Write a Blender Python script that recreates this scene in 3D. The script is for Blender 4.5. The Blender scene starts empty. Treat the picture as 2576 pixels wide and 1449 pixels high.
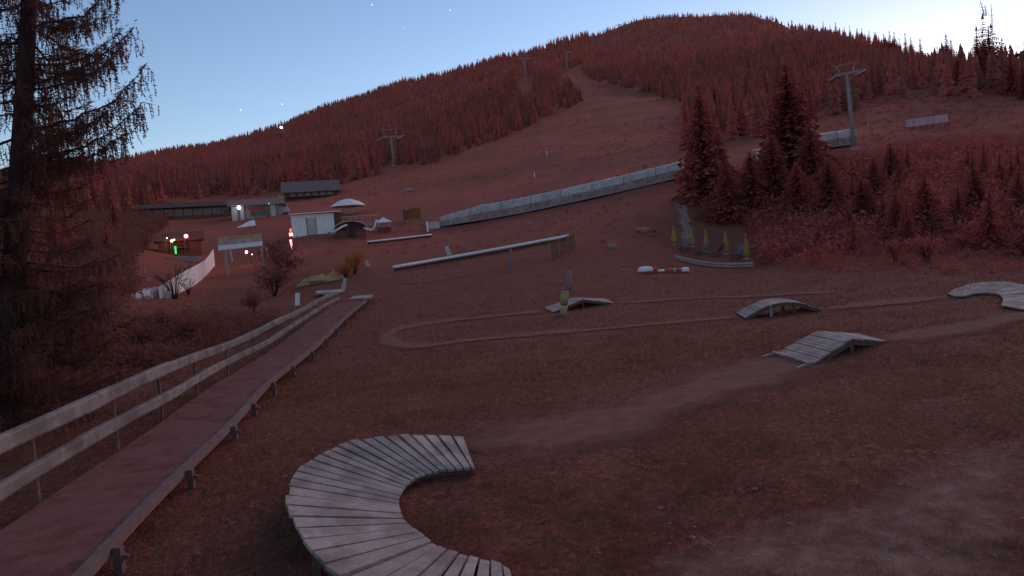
import bpy, math, random
import numpy as np
from mathutils import Vector, Matrix

# ------------------------------------------------------------------ camera
FPX, CU, CV = 1800.0, 1288.0, 724.5          # focal length and centre on a 2576 x 1449 grid
PITCH, ROLL, CAMH = math.radians(-3.0), math.radians(4.5), 3.0
scene = bpy.context.scene
F_ = Vector((0, math.cos(PITCH), math.sin(PITCH)))
U0 = Vector((0, -math.sin(PITCH), math.cos(PITCH)))
R0 = Vector((1, 0, 0))
UP = U0 * math.cos(ROLL) + R0 * math.sin(ROLL)
RT = R0 * math.cos(ROLL) - U0 * math.sin(ROLL)
CAM = Vector((0, 0, CAMH))
cam_data = bpy.data.cameras.new('camera')
cam = bpy.data.objects.new('camera', cam_data)
scene.collection.objects.link(cam)
cam.matrix_world = Matrix(((RT.x, UP.x, -F_.x, 0), (RT.y, UP.y, -F_.y, 0), (RT.z, UP.z, -F_.z, CAMH), (0, 0, 0, 1)))
cam_data.sensor_width = 36.0
cam_data.lens = 36.0 * FPX / 2576.0
cam_data.clip_start, cam_data.clip_end = 0.1, 20000.0
scene.camera = cam

# ------------------------------------------------------------------ dusk sky and sun
SUN_AZ, SUN_EL = math.radians(33.0), math.radians(4.0)   # azimuth to the right of the view axis
world = bpy.data.worlds.new('World')
scene.world = world
world.use_nodes = True
wn = world.node_tree
wn.nodes.clear()
w_out = wn.nodes.new('ShaderNodeOutputWorld')
w_bg = wn.nodes.new('ShaderNodeBackground')
w_sky = wn.nodes.new('ShaderNodeTexSky')
w_sky.sky_type = 'NISHITA'
w_sky.sun_disc = False
w_sky.sun_elevation = SUN_EL
w_sky.sun_rotation = SUN_AZ
w_sky.altitude = 1400.0
w_sky.air_density = 1.0
w_sky.dust_density = 0.38
w_sky.ozone_density = 2.2
w_bg.inputs['Strength'].default_value = 0.15
w_tint = wn.nodes.new('ShaderNodeMix')
w_tint.data_type = 'RGBA'
w_tint.blend_type = 'MULTIPLY'
w_tint.inputs['Factor'].default_value = 1.0
w_tint.inputs[7].default_value = (1.2, 0.98, 1.0, 1.0)
wn.links.new(w_sky.outputs['Color'], w_tint.inputs[6])
wn.links.new(w_tint.outputs[2], w_bg.inputs['Color'])
wn.links.new(w_bg.outputs['Background'], w_out.inputs['Surface'])

sun_data = bpy.data.lights.new('sun', 'SUN')
sun_data.energy = 1.4
sun_data.angle = math.radians(70.0)            # afterglow: a wide soft source round the sunken sun
sun_data.color = (1.0, 0.58, 0.54)
sun = bpy.data.objects.new('sun', sun_data)
scene.collection.objects.link(sun)
_sd = Vector((math.sin(SUN_AZ) * math.cos(SUN_EL), math.cos(SUN_AZ) * math.cos(SUN_EL), math.sin(SUN_EL)))
sun.rotation_euler = _sd.to_track_quat('Z', 'Y').to_euler()
sun.location = (60, 60, 60)
scene.view_settings.view_transform = 'Standard'
scene.view_settings.look = 'None'
scene.view_settings.gamma = 1.0
scene.view_settings.exposure = 1.15

# ------------------------------------------------------------------ pixel rays and terrain
RNG = np.random.default_rng(7)
random.seed(7)


def ray(u, v):
    return F_ + RT * ((u - CU) / FPX) + UP * ((CV - v) / FPX)


def at(u, v, r):
    """point on the ray through pixel (u, v) at horizontal distance r"""
    d = ray(u, v)
    return CAM + d * (r / math.hypot(d.x, d.y))


def project(x, y, z):
    x = np.asarray(x, float); y = np.asarray(y, float); z = np.asarray(z, float) - CAMH
    f = x * F_.x + y * F_.y + z * F_.z
    a = x * RT.x + y * RT.y + z * RT.z
    b = x * UP.x + y * UP.y + z * UP.z
    return CU + FPX * a / f, CV - FPX * b / f


def vnoise(x, y, seed=0):
    x = np.asarray(x, float); y = np.asarray(y, float)
    xi = np.floor(x).astype(np.int64); yi = np.floor(y).astype(np.int64)
    fx = x - xi; fy = y - yi
    fx = fx * fx * (3 - 2 * fx); fy = fy * fy * (3 - 2 * fy)

    def h(a, b):
        n = (a * 374761393 + b * 668265263 + seed * 974711) & 0x7fffffff
        n = ((n ^ (n >> 13)) * 1274126177) & 0x7fffffff
        return ((n ^ (n >> 16)) & 0xffff) / 65535.0
    return (h(xi, yi) * (1 - fx) * (1 - fy) + h(xi + 1, yi) * fx * (1 - fy)
            + h(xi, yi + 1) * (1 - fx) * fy + h(xi + 1, yi + 1) * fx * fy) * 2 - 1


# (pixel u, pixel v, distance) of ground seen in the picture
CP = [(-300, 700, 48), (-300, 900, 26), (-300, 560, 110), (-300, 500, 400),
      (100, 700, 45), (100, 900, 27), (100, 560, 100), (200, 462, 600), (100, 480, 350),
      (300, 900, 26), (400, 750, 52), (480, 730, 58), (572, 692, 70), (320, 640, 75),
      (440, 640, 90), (500, 548, 140), (640, 545, 130), (560, 480, 280), (560, 420, 640),
      (790, 590, 90), (880, 600, 85), (875, 530, 125), (780, 497, 180), (900, 757, 42), (760, 780, 40), (830, 735, 48), (920, 672, 58),
      (700, 1000, 18.5), (1000, 870, 25.5), (1000, 740, 43),
      (990, 674, 60), (1430, 596, 64), (1100, 575, 99), (1380, 524, 97), (1549, 487, 96), (1735, 443, 95),
      (1300, 450, 150), (992, 418, 230), (1600, 300, 240), (1322, 198, 500), (1428, 174, 620), (1500, 240, 360),
      (900, 400, 420), (1100, 320, 480), (800, 330, 800), (1000, 260, 820), (1200, 240, 600),
      (2080, 905, 17.0), (1960, 802, 25), (1455, 790, 30.5), (1440, 727, 38), (2480, 772, 23.5),
      (1778, 637, 62), (1670, 682, 50), (1720, 520, 78), (1770, 524, 79), (1990, 443, 90), (2148, 374, 104),
      (2330, 312, 125), (2300, 450, 80), (2300, 620, 46), (2300, 700, 33), (2500, 640, 44), (2550, 420, 84),
      (2440, 200, 190), (2500, 215, 190), (2250, 240, 170), (2000, 250, 260), (1800, 200, 430), (1750, 120, 700), (2100, 140, 380), (1900, 110, 620), (1600, 150, 620),
      (2900, 600, 44), (2900, 380, 90), (2900, 200, 200)]
# skyline: where the bare ridge lies (tree tips stand above it)
SK = [(-500, 470, 900), (-300, 462, 1000), (0, 446, 1100), (130, 420, 1150), (300, 402, 1200), (450, 376, 1250), (550, 361, 1250), (700, 317, 1250),
      (830, 269, 1200), (950, 228, 1150), (1100, 191, 1100), (1200, 171, 1050), (1310, 145, 1000), (1430, 107, 1000),
      (1560, 65, 1000), (1700, 43, 1000), (1800, 32, 1000), (1900, 38, 960), (1960, 56, 900), (2030, 96, 720),
      (2150, 118, 600), (2250, 142, 500), (2330, 185, 400), (2450, 205, 300), (2576, 212, 290), (2800, 232, 300), (3000, 240, 320)]
_cp = []
for (u, v, r) in CP + SK:
    p = at(u, v, r)
    _cp.append((math.atan2(p.x, p.y), math.log(r), p.z / r))
for th in (-0.9, -0.55, -0.25, 0.0, 0.25, 0.55, 0.9):
    for r in (1.0, 2.5, 5.0, 8.0, 12.0):
        _cp.append((th, math.log(r), 0.0))
_cp = np.array(_cp)
TS = 2.6


def _phi(d2):
    return 0.5 * d2 * np.log(d2 + 1e-12)


_A = np.c_[_cp[:, 0] * TS, _cp[:, 1]]
_n = len(_A)
_K = _phi(((_A[:, None] - _A[None]) ** 2).sum(-1)) + np.eye(_n) * 0.004
_P = np.c_[np.ones(_n), _A]
_M = np.block([[_K, _P], [_P.T, np.zeros((3, 3))]])
_W = np.linalg.solve(_M, np.r_[_cp[:, 2], 0, 0, 0])
_skt = np.array([(math.atan2(at(u, v, r).x, at(u, v, r).y), r) for (u, v, r) in SK])


def _slope(th, lr):
    out = np.empty(th.shape)
    for s in range(0, len(th), 20000):
        q = np.c_[th[s:s + 20000] * TS, lr[s:s + 20000]]
        d2 = ((q[:, None] - _A[None]) ** 2).sum(-1)
        out[s:s + 20000] = _phi(d2) @ _W[:_n] + _W[_n] + q @ _W[_n + 1:]
    return out


def gz(x, y):
    """terrain height"""
    x = np.atleast_1d(np.asarray(x, float)); y = np.atleast_1d(np.asarray(y, float))
    sh = x.shape; x = x.ravel(); y = y.ravel()
    r = np.maximum(np.hypot(x, y), 0.3)
    th = np.arctan2(x, y)
    lim = 0.78
    thc = np.clip(th, -lim, lim)
    R = np.interp(thc, _skt[:, 0], _skt[:, 1])
    rc = np.clip(r, 2.0, R)
    z = rc * _slope(thc, np.log(rc))
    w = np.clip((np.abs(th) - lim) / 1.6, 0, 1); w = w * w * (3 - 2 * w)
    z = z * (1 - w) + w * (np.maximum(r - 60, 0) * 0.1)
    z = np.where(r < 2.0, 0.0, z)
    ov = np.maximum(r - R, 0)
    z = z - np.minimum(ov * 0.10, 160)
    near = np.clip((r - 2) / 5, 0, 1)
    z = z + near * (0.05 * vnoise(x / 2.7, y / 2.7, 1) + 0.07 * vnoise(x / 7.0, y / 7.0, 2))
    far = np.clip((r - 120) / 300, 0, 1)
    z = z + far * (3.0 * vnoise(x / 70.0, y / 70.0, 3) + 1.2 * vnoise(x / 25.0, y / 25.0, 4))
    return z.reshape(sh)


_RR = np.exp(np.linspace(math.log(3.0), math.log(1400.0), 900))


def hit(u, v, h=0.0):
    """first point where the ray through (u, v) meets the ground raised by h"""
    d = ray(u, v); k = math.hypot(d.x, d.y)
    X = d.x / k * _RR; Y = d.y / k * _RR; Z = CAMH + d.z / k * _RR
    dz = Z - (gz(X, Y) + h)
    i = int(np.argmax(dz < 0)) if (dz < 0).any() else len(_RR) - 1
    if i == 0:
        i = 1
    t = dz[i - 1] / (dz[i - 1] - dz[i]) if dz[i - 1] > 0 > dz[i] else 1.0
    r = _RR[i - 1] + (_RR[i] - _RR[i - 1]) * t
    return Vector((d.x / k * r, d.y / k * r, CAMH + d.z / k * r))


def on(x, y, h=0.0):
    return Vector((x, y, float(gz(x, y)[0]) + h))


def rdist(p):
    return math.hypot(p.x, p.y)


# ------------------------------------------------------------------ mesh helpers
COL = scene.collection


class MB:
    def __init__(self):
        self.v = []; self.f = []

    def add(self, vs, fs):
        o = len(self.v)
        self.v += [tuple(p) for p in vs]
        self.f += [tuple(i + o for i in q) for q in fs]
        return self

    def box(self, c, s, rz=0.0, ax=None):
        """box centred at c with half sizes s; ax = (X, Y, Z) unit axes"""
        if ax is None:
            ca, sa = math.cos(rz), math.sin(rz)
            ax = (Vector((ca, sa, 0)), Vector((-sa, ca, 0)), Vector((0, 0, 1)))
        c = Vector(c)
        vs = [c + ax[0] * (s[0] * i) + ax[1] * (s[1] * j) + ax[2] * (s[2] * k)
              for k in (-1, 1) for j in (-1, 1) for i in (-1, 1)]
        return self.add(vs, [(0, 2, 3, 1), (4, 5, 7, 6), (0, 1, 5, 4), (2, 6, 7, 3), (0, 4, 6, 2), (1, 3, 7, 5)])

    def bar(self, a, b, w, h, up=Vector((0, 0, 1))):
        a = Vector(a); b = Vector(b)
        z = b - a; L = z.length
        if L < 1e-6:
            return self
        z.normalize()
        x = z.cross(up)
        if x.length < 1e-4:
            x = z.cross(Vector((0, 1, 0)))
        x.normalize(); y = x.cross(z)
        return self.box((a + b) / 2, (w / 2, h / 2, L / 2), ax=(x, y, z))

    def slab(self, top, t):
        """plate under four top points"""
        top = [Vector(p) for p in top]
        n = (top[1] - top[0]).cross(top[3] - top[0]).normalized()
        if n.z < 0:
            n = -n
        bot = [p - n * t for p in top]
        return self.add(top + bot, [(0, 1, 2, 3), (7, 6, 5, 4), (0, 4, 5, 1), (1, 5, 6, 2), (2, 6, 7, 3), (3, 7, 4, 0)])

    def tube(self, pts, rad, n=8, cap=True):
        pts = [Vector(p) for p in pts]
        if not hasattr(rad, '__len__'):
            rad = [rad] * len(pts)
        o = len(self.v)
        for i, p in enumerate(pts):
            d = (pts[min(i + 1, len(pts) - 1)] - pts[max(i - 1, 0)]).normalized()
            a = d.cross(Vector((0, 0, 1)))
            if a.length < 1e-3:
                a = d.cross(Vector((0, 1, 0)))
            a.normalize(); b = a.cross(d)
            for k in range(n):
                t = 2 * math.pi * k / n
                self.v.append(tuple(p + (a * math.cos(t) + b * math.sin(t)) * rad[i]))
        for i in range(len(pts) - 1):
            for k in range(n):
                k2 = (k + 1) % n
                self.f.append((o + i * n + k, o + i * n + k2, o + (i + 1) * n + k2, o + (i + 1) * n + k))
        if cap:
            self.f.append(tuple(o + k for k in range(n))[::-1])
            self.f.append(tuple(o + (len(pts) - 1) * n + k for k in range(n)))
        return self

    def sweep(self, pts, prof):
        """closed profile (side, up) carried along a line"""
        pts = [Vector(q) for q in pts]; o = len(self.v); n = len(prof[0])
        for i, q in enumerate(pts):
            d = (pts[min(i + 1, len(pts) - 1)] - pts[max(i - 1, 0)]).normalized()
            a = Vector((d.y, -d.x, 0)).normalized(); b = a.cross(d)
            for (s, u) in prof[i]:
                self.v.append(tuple(q + a * s + b * u))
        for i in range(len(pts) - 1):
            for k in range(n):
                k2 = (k + 1) % n
                self.f.append((o + i * n + k, o + i * n + k2, o + (i + 1) * n + k2, o + (i + 1) * n + k))
        self.f.append(tuple(o + k for k in range(n))[::-1]); self.f.append(tuple(o + (len(pts) - 1) * n + k for k in range(n)))
        return self

    def lathe(self, c, prof, n=16, sx=1.0, sy=1.0):
        """prof: list of (radius, z)"""
        o = len(self.v); c = Vector(c)
        for (r, z) in prof:
            for k in range(n):
                t = 2 * math.pi * k / n
                self.v.append((c.x + r * sx * math.cos(t), c.y + r * sy * math.sin(t), c.z + z))
        for i in range(len(prof) - 1):
            for k in range(n):
                k2 = (k + 1) % n
                self.f.append((o + i * n + k, o + i * n + k2, o + (i + 1) * n + k2, o + (i + 1) * n + k))
        self.f.append(tuple(o + k for k in range(n))[::-1])
        self.f.append(tuple(o + (len(prof) - 1) * n + k for k in range(n)))
        return self

    def build(self, name, mat, parent=None, smooth=False, kind=None):
        off = Vector((0, 0, 0))
        p = parent
        while p is not None:
            off += p.location; p = p.parent
        if parent is None and kind is None:
            pass
        me = bpy.data.meshes.new(name)
        me.from_pydata([(a - off.x, b - off.y, c - off.z) for (a, b, c) in self.v], [], self.f)
        me.materials.append(M[mat] if isinstance(mat, str) else mat)
        if smooth:
            me.polygons.foreach_set('use_smooth', [True] * len(me.polygons))
        o = bpy.data.objects.new(name, me)
        o.parent = parent
        COL.objects.link(o)
        if kind:
            o['kind'] = kind
        return o


def fast_mesh(name, V, T, mat, smooth=False, parent=None):
    """triangle mesh from numpy arrays"""
    me = bpy.data.meshes.new(name)
    V = np.asarray(V, np.float32).reshape(-1, 3); T = np.asarray(T, np.int32)
    k = T.shape[1]
    me.vertices.add(len(V)); me.vertices.foreach_set('co', V.ravel())
    me.loops.add(T.size); me.loops.foreach_set('vertex_index', T.ravel())
    me.polygons.add(len(T)); me.polygons.foreach_set('loop_start', np.arange(0, T.size, k, dtype=np.int32))
    me.polygons.foreach_set('use_smooth', np.full(len(T), smooth))
    me.update(calc_edges=True); me.validate()
    me.materials.append(M[mat])
    o = bpy.data.objects.new(name, me)
    o.parent = parent
    COL.objects.link(o)
    return o


def tag(o, label, cat, group=None):
    o['label'] = label; o['category'] = cat
    if group:
        o['group'] = group
    return o


def thing(name, loc, label=None, cat=None, group=None):
    o = bpy.data.objects.new(name, None)
    o.location = Vector(loc); o.empty_display_size = 0.3
    COL.objects.link(o)
    if label:
        tag(o, label, cat, group)
    return o


def copy_tree(o, parent=None):
    c = o.copy(); COL.objects.link(c); c.parent = parent
    for ch in list(o.children):
        copy_tree(ch, c)
    return c


# ------------------------------------------------------------------ materials
M = {}


def mat(name, c1, c2=None, scale=6.0, rough=0.85, bump=0.0, bscale=None, detail=6.0, c3=None, scale3=0.4, stretch=None,
        spec=0.25, lo=0.35, hi=0.65, trans=0.0, paler=None, vary=0.0):
    m = bpy.data.materials.new(name); m.use_nodes = True
    nt = m.node_tree; b = nt.nodes['Principled BSDF']
    b.inputs['Roughness'].default_value = rough
    b.inputs['Specular IOR Level'].default_value = spec
    c2 = c2 or tuple(x * 0.75 for x in c1)
    tc = nt.nodes.new('ShaderNodeTexCoord')
    mp = nt.nodes.new('ShaderNodeMapping')
    geo = nt.nodes.new('ShaderNodeNewGeometry')
    nt.links.new(geo.outputs['Position'], mp.inputs['Vector'])
    if stretch:
        mp.inputs['Scale'].default_value = stretch
    n = nt.nodes.new('ShaderNodeTexNoise')
    n.inputs['Scale'].default_value = scale; n.inputs['Detail'].default_value = detail; n.inputs['Roughness'].default_value = 0.65
    nt.links.new(mp.outputs['Vector'], n.inputs['Vector'])
    r = nt.nodes.new('ShaderNodeValToRGB')
    r.color_ramp.elements[0].position = lo; r.color_ramp.elements[1].position = hi
    r.color_ramp.elements[0].color = (*c1, 1); r.color_ramp.elements[1].color = (*c2, 1)
    nt.links.new(n.outputs['Fac'], r.inputs['Fac'])
    out = r.outputs['Color']
    if c3:
        n3 = nt.nodes.new('ShaderNodeTexNoise')
        n3.inputs['Scale'].default_value = scale3; n3.inputs['Detail'].default_value = 5.0
        nt.links.new(mp.outputs['Vector'], n3.inputs['Vector'])
        r3 = nt.nodes.new('ShaderNodeValToRGB')
        r3.color_ramp.elements[0].position = 0.45; r3.color_ramp.elements[1].position = 0.62
        nt.links.new(n3.outputs['Fac'], r3.inputs['Fac'])
        mx = nt.nodes.new('ShaderNodeMix'); mx.data_type = 'RGBA'
        nt.links.new(r3.outputs['Color'], mx.inputs['Factor'])
        nt.links.new(out, mx.inputs[6]); mx.inputs[7].default_value = (*c3, 1)
        out = mx.outputs[2]
    if vary:
        oi = nt.nodes.new('ShaderNodeObjectInfo'); vr = nt.nodes.new('ShaderNodeMapRange')
        vr.inputs['To Min'].default_value = 1 - vary; vr.inputs['To Max'].default_value = 1 + vary
        nt.links.new(oi.outputs['Random'], vr.inputs['Value'])
        vm = nt.nodes.new('ShaderNodeVectorMath'); vm.operation = 'SCALE'
        nt.links.new(out, vm.inputs[0]); nt.links.new(vr.outputs['Result'], vm.inputs['Scale'])
        out = vm.outputs[0]
    if paler:
        at_ = nt.nodes.new('ShaderNodeAttribute'); at_.attribute_name = 'paler'
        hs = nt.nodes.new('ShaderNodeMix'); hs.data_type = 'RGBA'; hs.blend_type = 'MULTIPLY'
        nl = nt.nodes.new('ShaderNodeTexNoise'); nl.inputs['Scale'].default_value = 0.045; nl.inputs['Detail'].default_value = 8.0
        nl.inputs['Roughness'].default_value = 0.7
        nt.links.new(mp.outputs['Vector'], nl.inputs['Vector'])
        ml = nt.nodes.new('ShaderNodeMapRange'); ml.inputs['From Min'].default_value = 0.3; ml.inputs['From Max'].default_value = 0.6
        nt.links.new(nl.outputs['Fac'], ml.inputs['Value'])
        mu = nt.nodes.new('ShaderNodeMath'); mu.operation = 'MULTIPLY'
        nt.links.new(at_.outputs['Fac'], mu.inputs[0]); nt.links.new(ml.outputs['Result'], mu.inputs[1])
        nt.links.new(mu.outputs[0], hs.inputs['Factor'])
        nt.links.new(out, hs.inputs[6]); hs.inputs[7].default_value = (*paler, 1)
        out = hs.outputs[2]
    nt.links.new(out, b.inputs['Base Color'])
    if trans:
        tr = nt.nodes.new('ShaderNodeBsdfTranslucent'); ms = nt.nodes.new('ShaderNodeMixShader')
        ms.inputs['Fac'].default_value = trans
        nt.links.new(out, tr.inputs['Color'])
        nt.links.new(b.outputs['BSDF'], ms.inputs[1]); nt.links.new(tr.outputs['BSDF'], ms.inputs[2])
        nt.links.new(ms.outputs['Shader'], nt.nodes['Material Output'].inputs['Surface'])
    if bump:
        nb = nt.nodes.new('ShaderNodeTexNoise')
        nb.inputs['Scale'].default_value = bscale or scale * 3; nb.inputs['Detail'].default_value = 8.0
        nt.links.new(mp.outputs['Vector'], nb.inputs['Vector'])
        bp = nt.nodes.new('ShaderNodeBump'); bp.inputs['Strength'].default_value = bump; bp.inputs['Distance'].default_value = 0.05
        nt.links.new(nb.outputs['Fac'], bp.inputs['Height'])
        nt.links.new(bp.outputs['Normal'], b.inputs['Normal'])
    M[name] = m
    return m


def soft_edge(name):
    """let a ground patch break up into the turf along its rim (UV x = distance from the rim)"""
    m = M[name]; nt = m.node_tree; b = nt.nodes['Principled BSDF']
    uv = nt.nodes.new('ShaderNodeUVMap'); sep = nt.nodes.new('ShaderNodeSeparateXYZ')
    nt.links.new(uv.outputs['UV'], sep.inputs['Vector'])
    geo = nt.nodes.new('ShaderNodeNewGeometry')
    n = nt.nodes.new('ShaderNodeTexNoise'); n.inputs['Scale'].default_value = 1.7; n.inputs['Detail'].default_value = 12.0
    n.inputs['Roughness'].default_value = 0.7
    nt.links.new(geo.outputs['Position'], n.inputs['Vector'])
    ad = nt.nodes.new('ShaderNodeMath'); ad.operation = 'ADD'
    nt.links.new(sep.outputs['X'], ad.inputs[0]); nt.links.new(n.outputs['Fac'], ad.inputs[1])
    mr = nt.nodes.new('ShaderNodeMapRange'); mr.inputs['From Min'].default_value = 0.60; mr.inputs['From Max'].default_value = 1.5
    mr.inputs['To Max'].default_value = 0.8
    nt.links.new(ad.outputs[0], mr.inputs['Value'])
    nt.links.new(mr.outputs['Result'], b.inputs['Alpha'])


def emis(name, col, strength):
    m = bpy.data.materials.new(name); m.use_nodes = True
    b = m.node_tree.nodes['Principled BSDF']
    b.inputs['Base Color'].default_value = (*col, 1)
    b.inputs['Emission Color'].default_value = (*col, 1)
    b.inputs['Emission Strength'].default_value = strength
    M[name] = m


mat('turf', (0.135, 0.043, 0.030), (0.335, 0.110, 0.080), 11.0, 1.0, 1.0, 24.0, 12.0, c3=(0.17, 0.082, 0.046), scale3=3.5, spec=0.05, lo=.4, hi=.6, paler=(2.05, 1.38, 1.25))
mat('blade', (0.27, 0.082, 0.052), (0.33, 0.128, 0.075), 6.0, 0.9, c3=(0.17, 0.087, 0.045), scale3=1.5, spec=0.1, trans=.3)
mat('dirt', (0.32, 0.155, 0.108), (0.23, 0.098, 0.067), 3.0, 1.0, 0.6, 30.0, 10.0, spec=0.05)
mat('gravel', (0.58, 0.35, 0.27), (0.30, 0.16, 0.115), 3.0, 1.0, 0.8, 40.0, 12.0, spec=0.05)
mat('stone', (0.44, 0.25, 0.22), (0.30, 0.16, 0.135), 14.0, 0.9, 0.4)
mat('plank', (0.42, 0.335, 0.28), (0.32, 0.255, 0.215), 5.0, 0.8, 0.35, 30.0, 8.0, c3=(0.235, 0.18, 0.15), scale3=2.6, vary=.13)
mat('stringer', (0.15, 0.085, 0.065), (0.10, 0.055, 0.042), 8.0, 0.9)
mat('rail', (0.26, 0.22, 0.19), (0.17, 0.143, 0.125), 5.0, 0.85, 0.3, 26.0, 8.0, c3=(0.135, 0.108, 0.093), scale3=1.6, vary=.12)
mat('post', (0.22, 0.105, 0.085), (0.15, 0.07, 0.055), 8.0, 0.9)
mat('belt', (0.24, 0.095, 0.075), (0.14, 0.053, 0.042), 3.2, 0.95, 0.4, 40.0, 12.0, c3=(0.20, 0.095, 0.078), scale3=1.1, spec=0.1, lo=.4, hi=.6)
mat('belt_edge', (0.20, 0.13, 0.11), (0.15, 0.09, 0.075), 4.0, 0.85, 0.2)
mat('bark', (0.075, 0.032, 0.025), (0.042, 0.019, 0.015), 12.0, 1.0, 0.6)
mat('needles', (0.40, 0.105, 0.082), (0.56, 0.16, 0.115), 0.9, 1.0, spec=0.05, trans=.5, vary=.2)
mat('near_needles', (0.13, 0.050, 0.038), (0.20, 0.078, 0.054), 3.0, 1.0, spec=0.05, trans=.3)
mat('forest_needles', (0.54, 0.148, 0.118), (0.72, 0.235, 0.170), 0.5, 1.0, spec=0.05, detail=4, trans=.5, c3=(0.42, 0.17, 0.12), scale3=.09)
mat('shrub', (0.46, 0.124, 0.098), (0.38, 0.100, 0.080), 2.0, 1.0, spec=0.05, trans=.5, c3=(0.36, 0.118, 0.085), scale3=.5)
mat('bank_shrub', (0.30, 0.115, 0.080), (0.20, 0.080, 0.057), 2.0, 1.0, spec=0.05, trans=.4)
mat('autumn_shrub', (0.50, 0.17, 0.05), (0.34, 0.13, 0.045), 2.0, 1.0, spec=0.05, trans=.4)
mat('white', (0.92, 0.85, 0.77), (0.82, 0.74, 0.66), 1.5, 0.6, spec=0.3)
mat('offwhite', (0.60, 0.50, 0.45), (0.48, 0.39, 0.35), 1.2, 0.7)
mat('grey', (0.44, 0.29, 0.25), (0.33, 0.21, 0.18), 1.2, 0.7)
mat('steel', (0.36, 0.25, 0.225), (0.28, 0.19, 0.17), 2.0, 0.7)
mat('dark', (0.10, 0.04, 0.035), (0.07, 0.03, 0.025), 3.0, 0.8)
mat('roof_grey', (0.24, 0.15, 0.13), (0.18, 0.11, 0.095), 1.0, 0.85)
mat('wall_brown', (0.24, 0.085, 0.06), (0.17, 0.06, 0.042), 1.5, 0.9)
mat('red_paint', (0.55, 0.06, 0.05), (0.42, 0.05, 0.04), 2.0, 0.6)
mat('yellow_cloth', (0.46, 0.25, 0.06), (0.34, 0.19, 0.05), 3.0, 0.9)
mat('olive_cloth', (0.56, 0.38, 0.17), (0.42, 0.26, 0.11), 2.0, 0.9)
mat('green_paint', (0.34, 0.34, 0.10), (0.40, 0.28, 0.10), 3.0, 0.7)
mat('violet_paint', (0.34, 0.20, 0.20), (0.27, 0.155, 0.155), 3.0, 0.8)
mat('chair_cloth', (0.20, 0.13, 0.12), (0.15, 0.095, 0.085), 3.0, 0.9)
mat('yellow_sheet', (0.58, 0.33, 0.14), (0.42, 0.22, 0.09), 1.6, 0.9)
mat('blue_paint', (0.20, 0.16, 0.26), (0.16, 0.12, 0.2), 3.0, 0.8)
mat('canopy', (0.54, 0.43, 0.38), (0.36, 0.28, 0.25), 1.6, 0.5, spec=0.4, vary=.14)
mat('window_film', (0.40, 0.27, 0.235), (0.20, 0.10, 0.08), 2.4, 0.5, spec=0.4, vary=.2)
mat('banner_print', (0.44, 0.20, 0.22), (0.62, 0.42, 0.38), 5.0, 0.8, stretch=(1.6, 1.6, 0.25), detail=2.0)
mat('glass', (0.06, 0.04, 0.045), (0.05, 0.035, 0.04), 2.0, 0.15, spec=0.5)
soft_edge('dirt'); soft_edge('gravel')
emis('lamp_white', (0.80, 0.86, 1.0), 3.0)
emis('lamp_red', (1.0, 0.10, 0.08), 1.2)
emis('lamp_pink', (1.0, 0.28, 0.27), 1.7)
emis('lamp_warm', (1.0, 0.72, 0.42), 3.0)
emis('lamp_green', (0.08, 0.8, 0.15), 0.45)
emis('star_light', (0.85, 0.92, 1.0), 1.1)

# ------------------------------------------------------------------ ground sheet
ths = np.radians(np.r_[np.arange(-180, -48, 4.0), np.arange(-48, 48, 0.16), np.arange(48, 180.1, 4.0)])
ths = np.r_[ths[ths < math.pi - 1e-6]]
rs = np.exp(np.linspace(math.log(0.8), math.log(4200.0), 430))
TH, RS = np.meshgrid(ths, rs)
GX, GY = RS * np.sin(TH), RS * np.cos(TH)
GZ = gz(GX.ravel(), GY.ravel()).reshape(GX.shape)
nr, nt_ = GX.shape
V = np.c_[GX.ravel(), GY.ravel(), GZ.ravel()]
V = np.r_[V, [[0, 0, 0]]]
i, j = np.meshgrid(np.arange(nr - 1), np.arange(nt_), indexing='ij')
j2 = (j + 1) % nt_
Q = np.stack([i * nt_ + j, i * nt_ + j2, (i + 1) * nt_ + j2, (i + 1) * nt_ + j], -1).reshape(-1, 4)[:, ::-1]
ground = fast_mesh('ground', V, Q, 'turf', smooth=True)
paler = np.clip((np.r_[RS.ravel(), [0]] - 32) / 75, 0, 1)  # turf colour turns paler with distance from the camera
ground.data.attributes.new('paler', 'FLOAT', 'POINT').data.foreach_set('value', paler.astype(np.float32))
ground['kind'] = 'structure'
ground['label'] = 'brown autumn grass of the slope rising to the wooded mountain'
del V, Q

# ------------------------------------------------------------------ paths and gravel (sheets laid on the turf)
def smooth_line(pts, step):
    """Catmull-Rom through points, resampled"""
    P = [Vector(p) for p in pts]
    out = []
    for k in range(len(P) - 1):
        p0 = P[max(k - 1, 0)]; p1 = P[k]; p2 = P[k + 1]; p3 = P[min(k + 2, len(P) - 1)]
        n = max(2, int((p2 - p1).length / step))
        for s in range(n):
            t = s / n
            out.append(0.5 * ((2 * p1) + (p2 - p0) * t + (2 * p0 - 5 * p1 + 4 * p2 - p3) * t * t
                              + (3 * p1 - p0 - 3 * p2 + p3) * t ** 3))
    out.append(P[-1])
    return out


PATH_PTS = []


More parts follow.
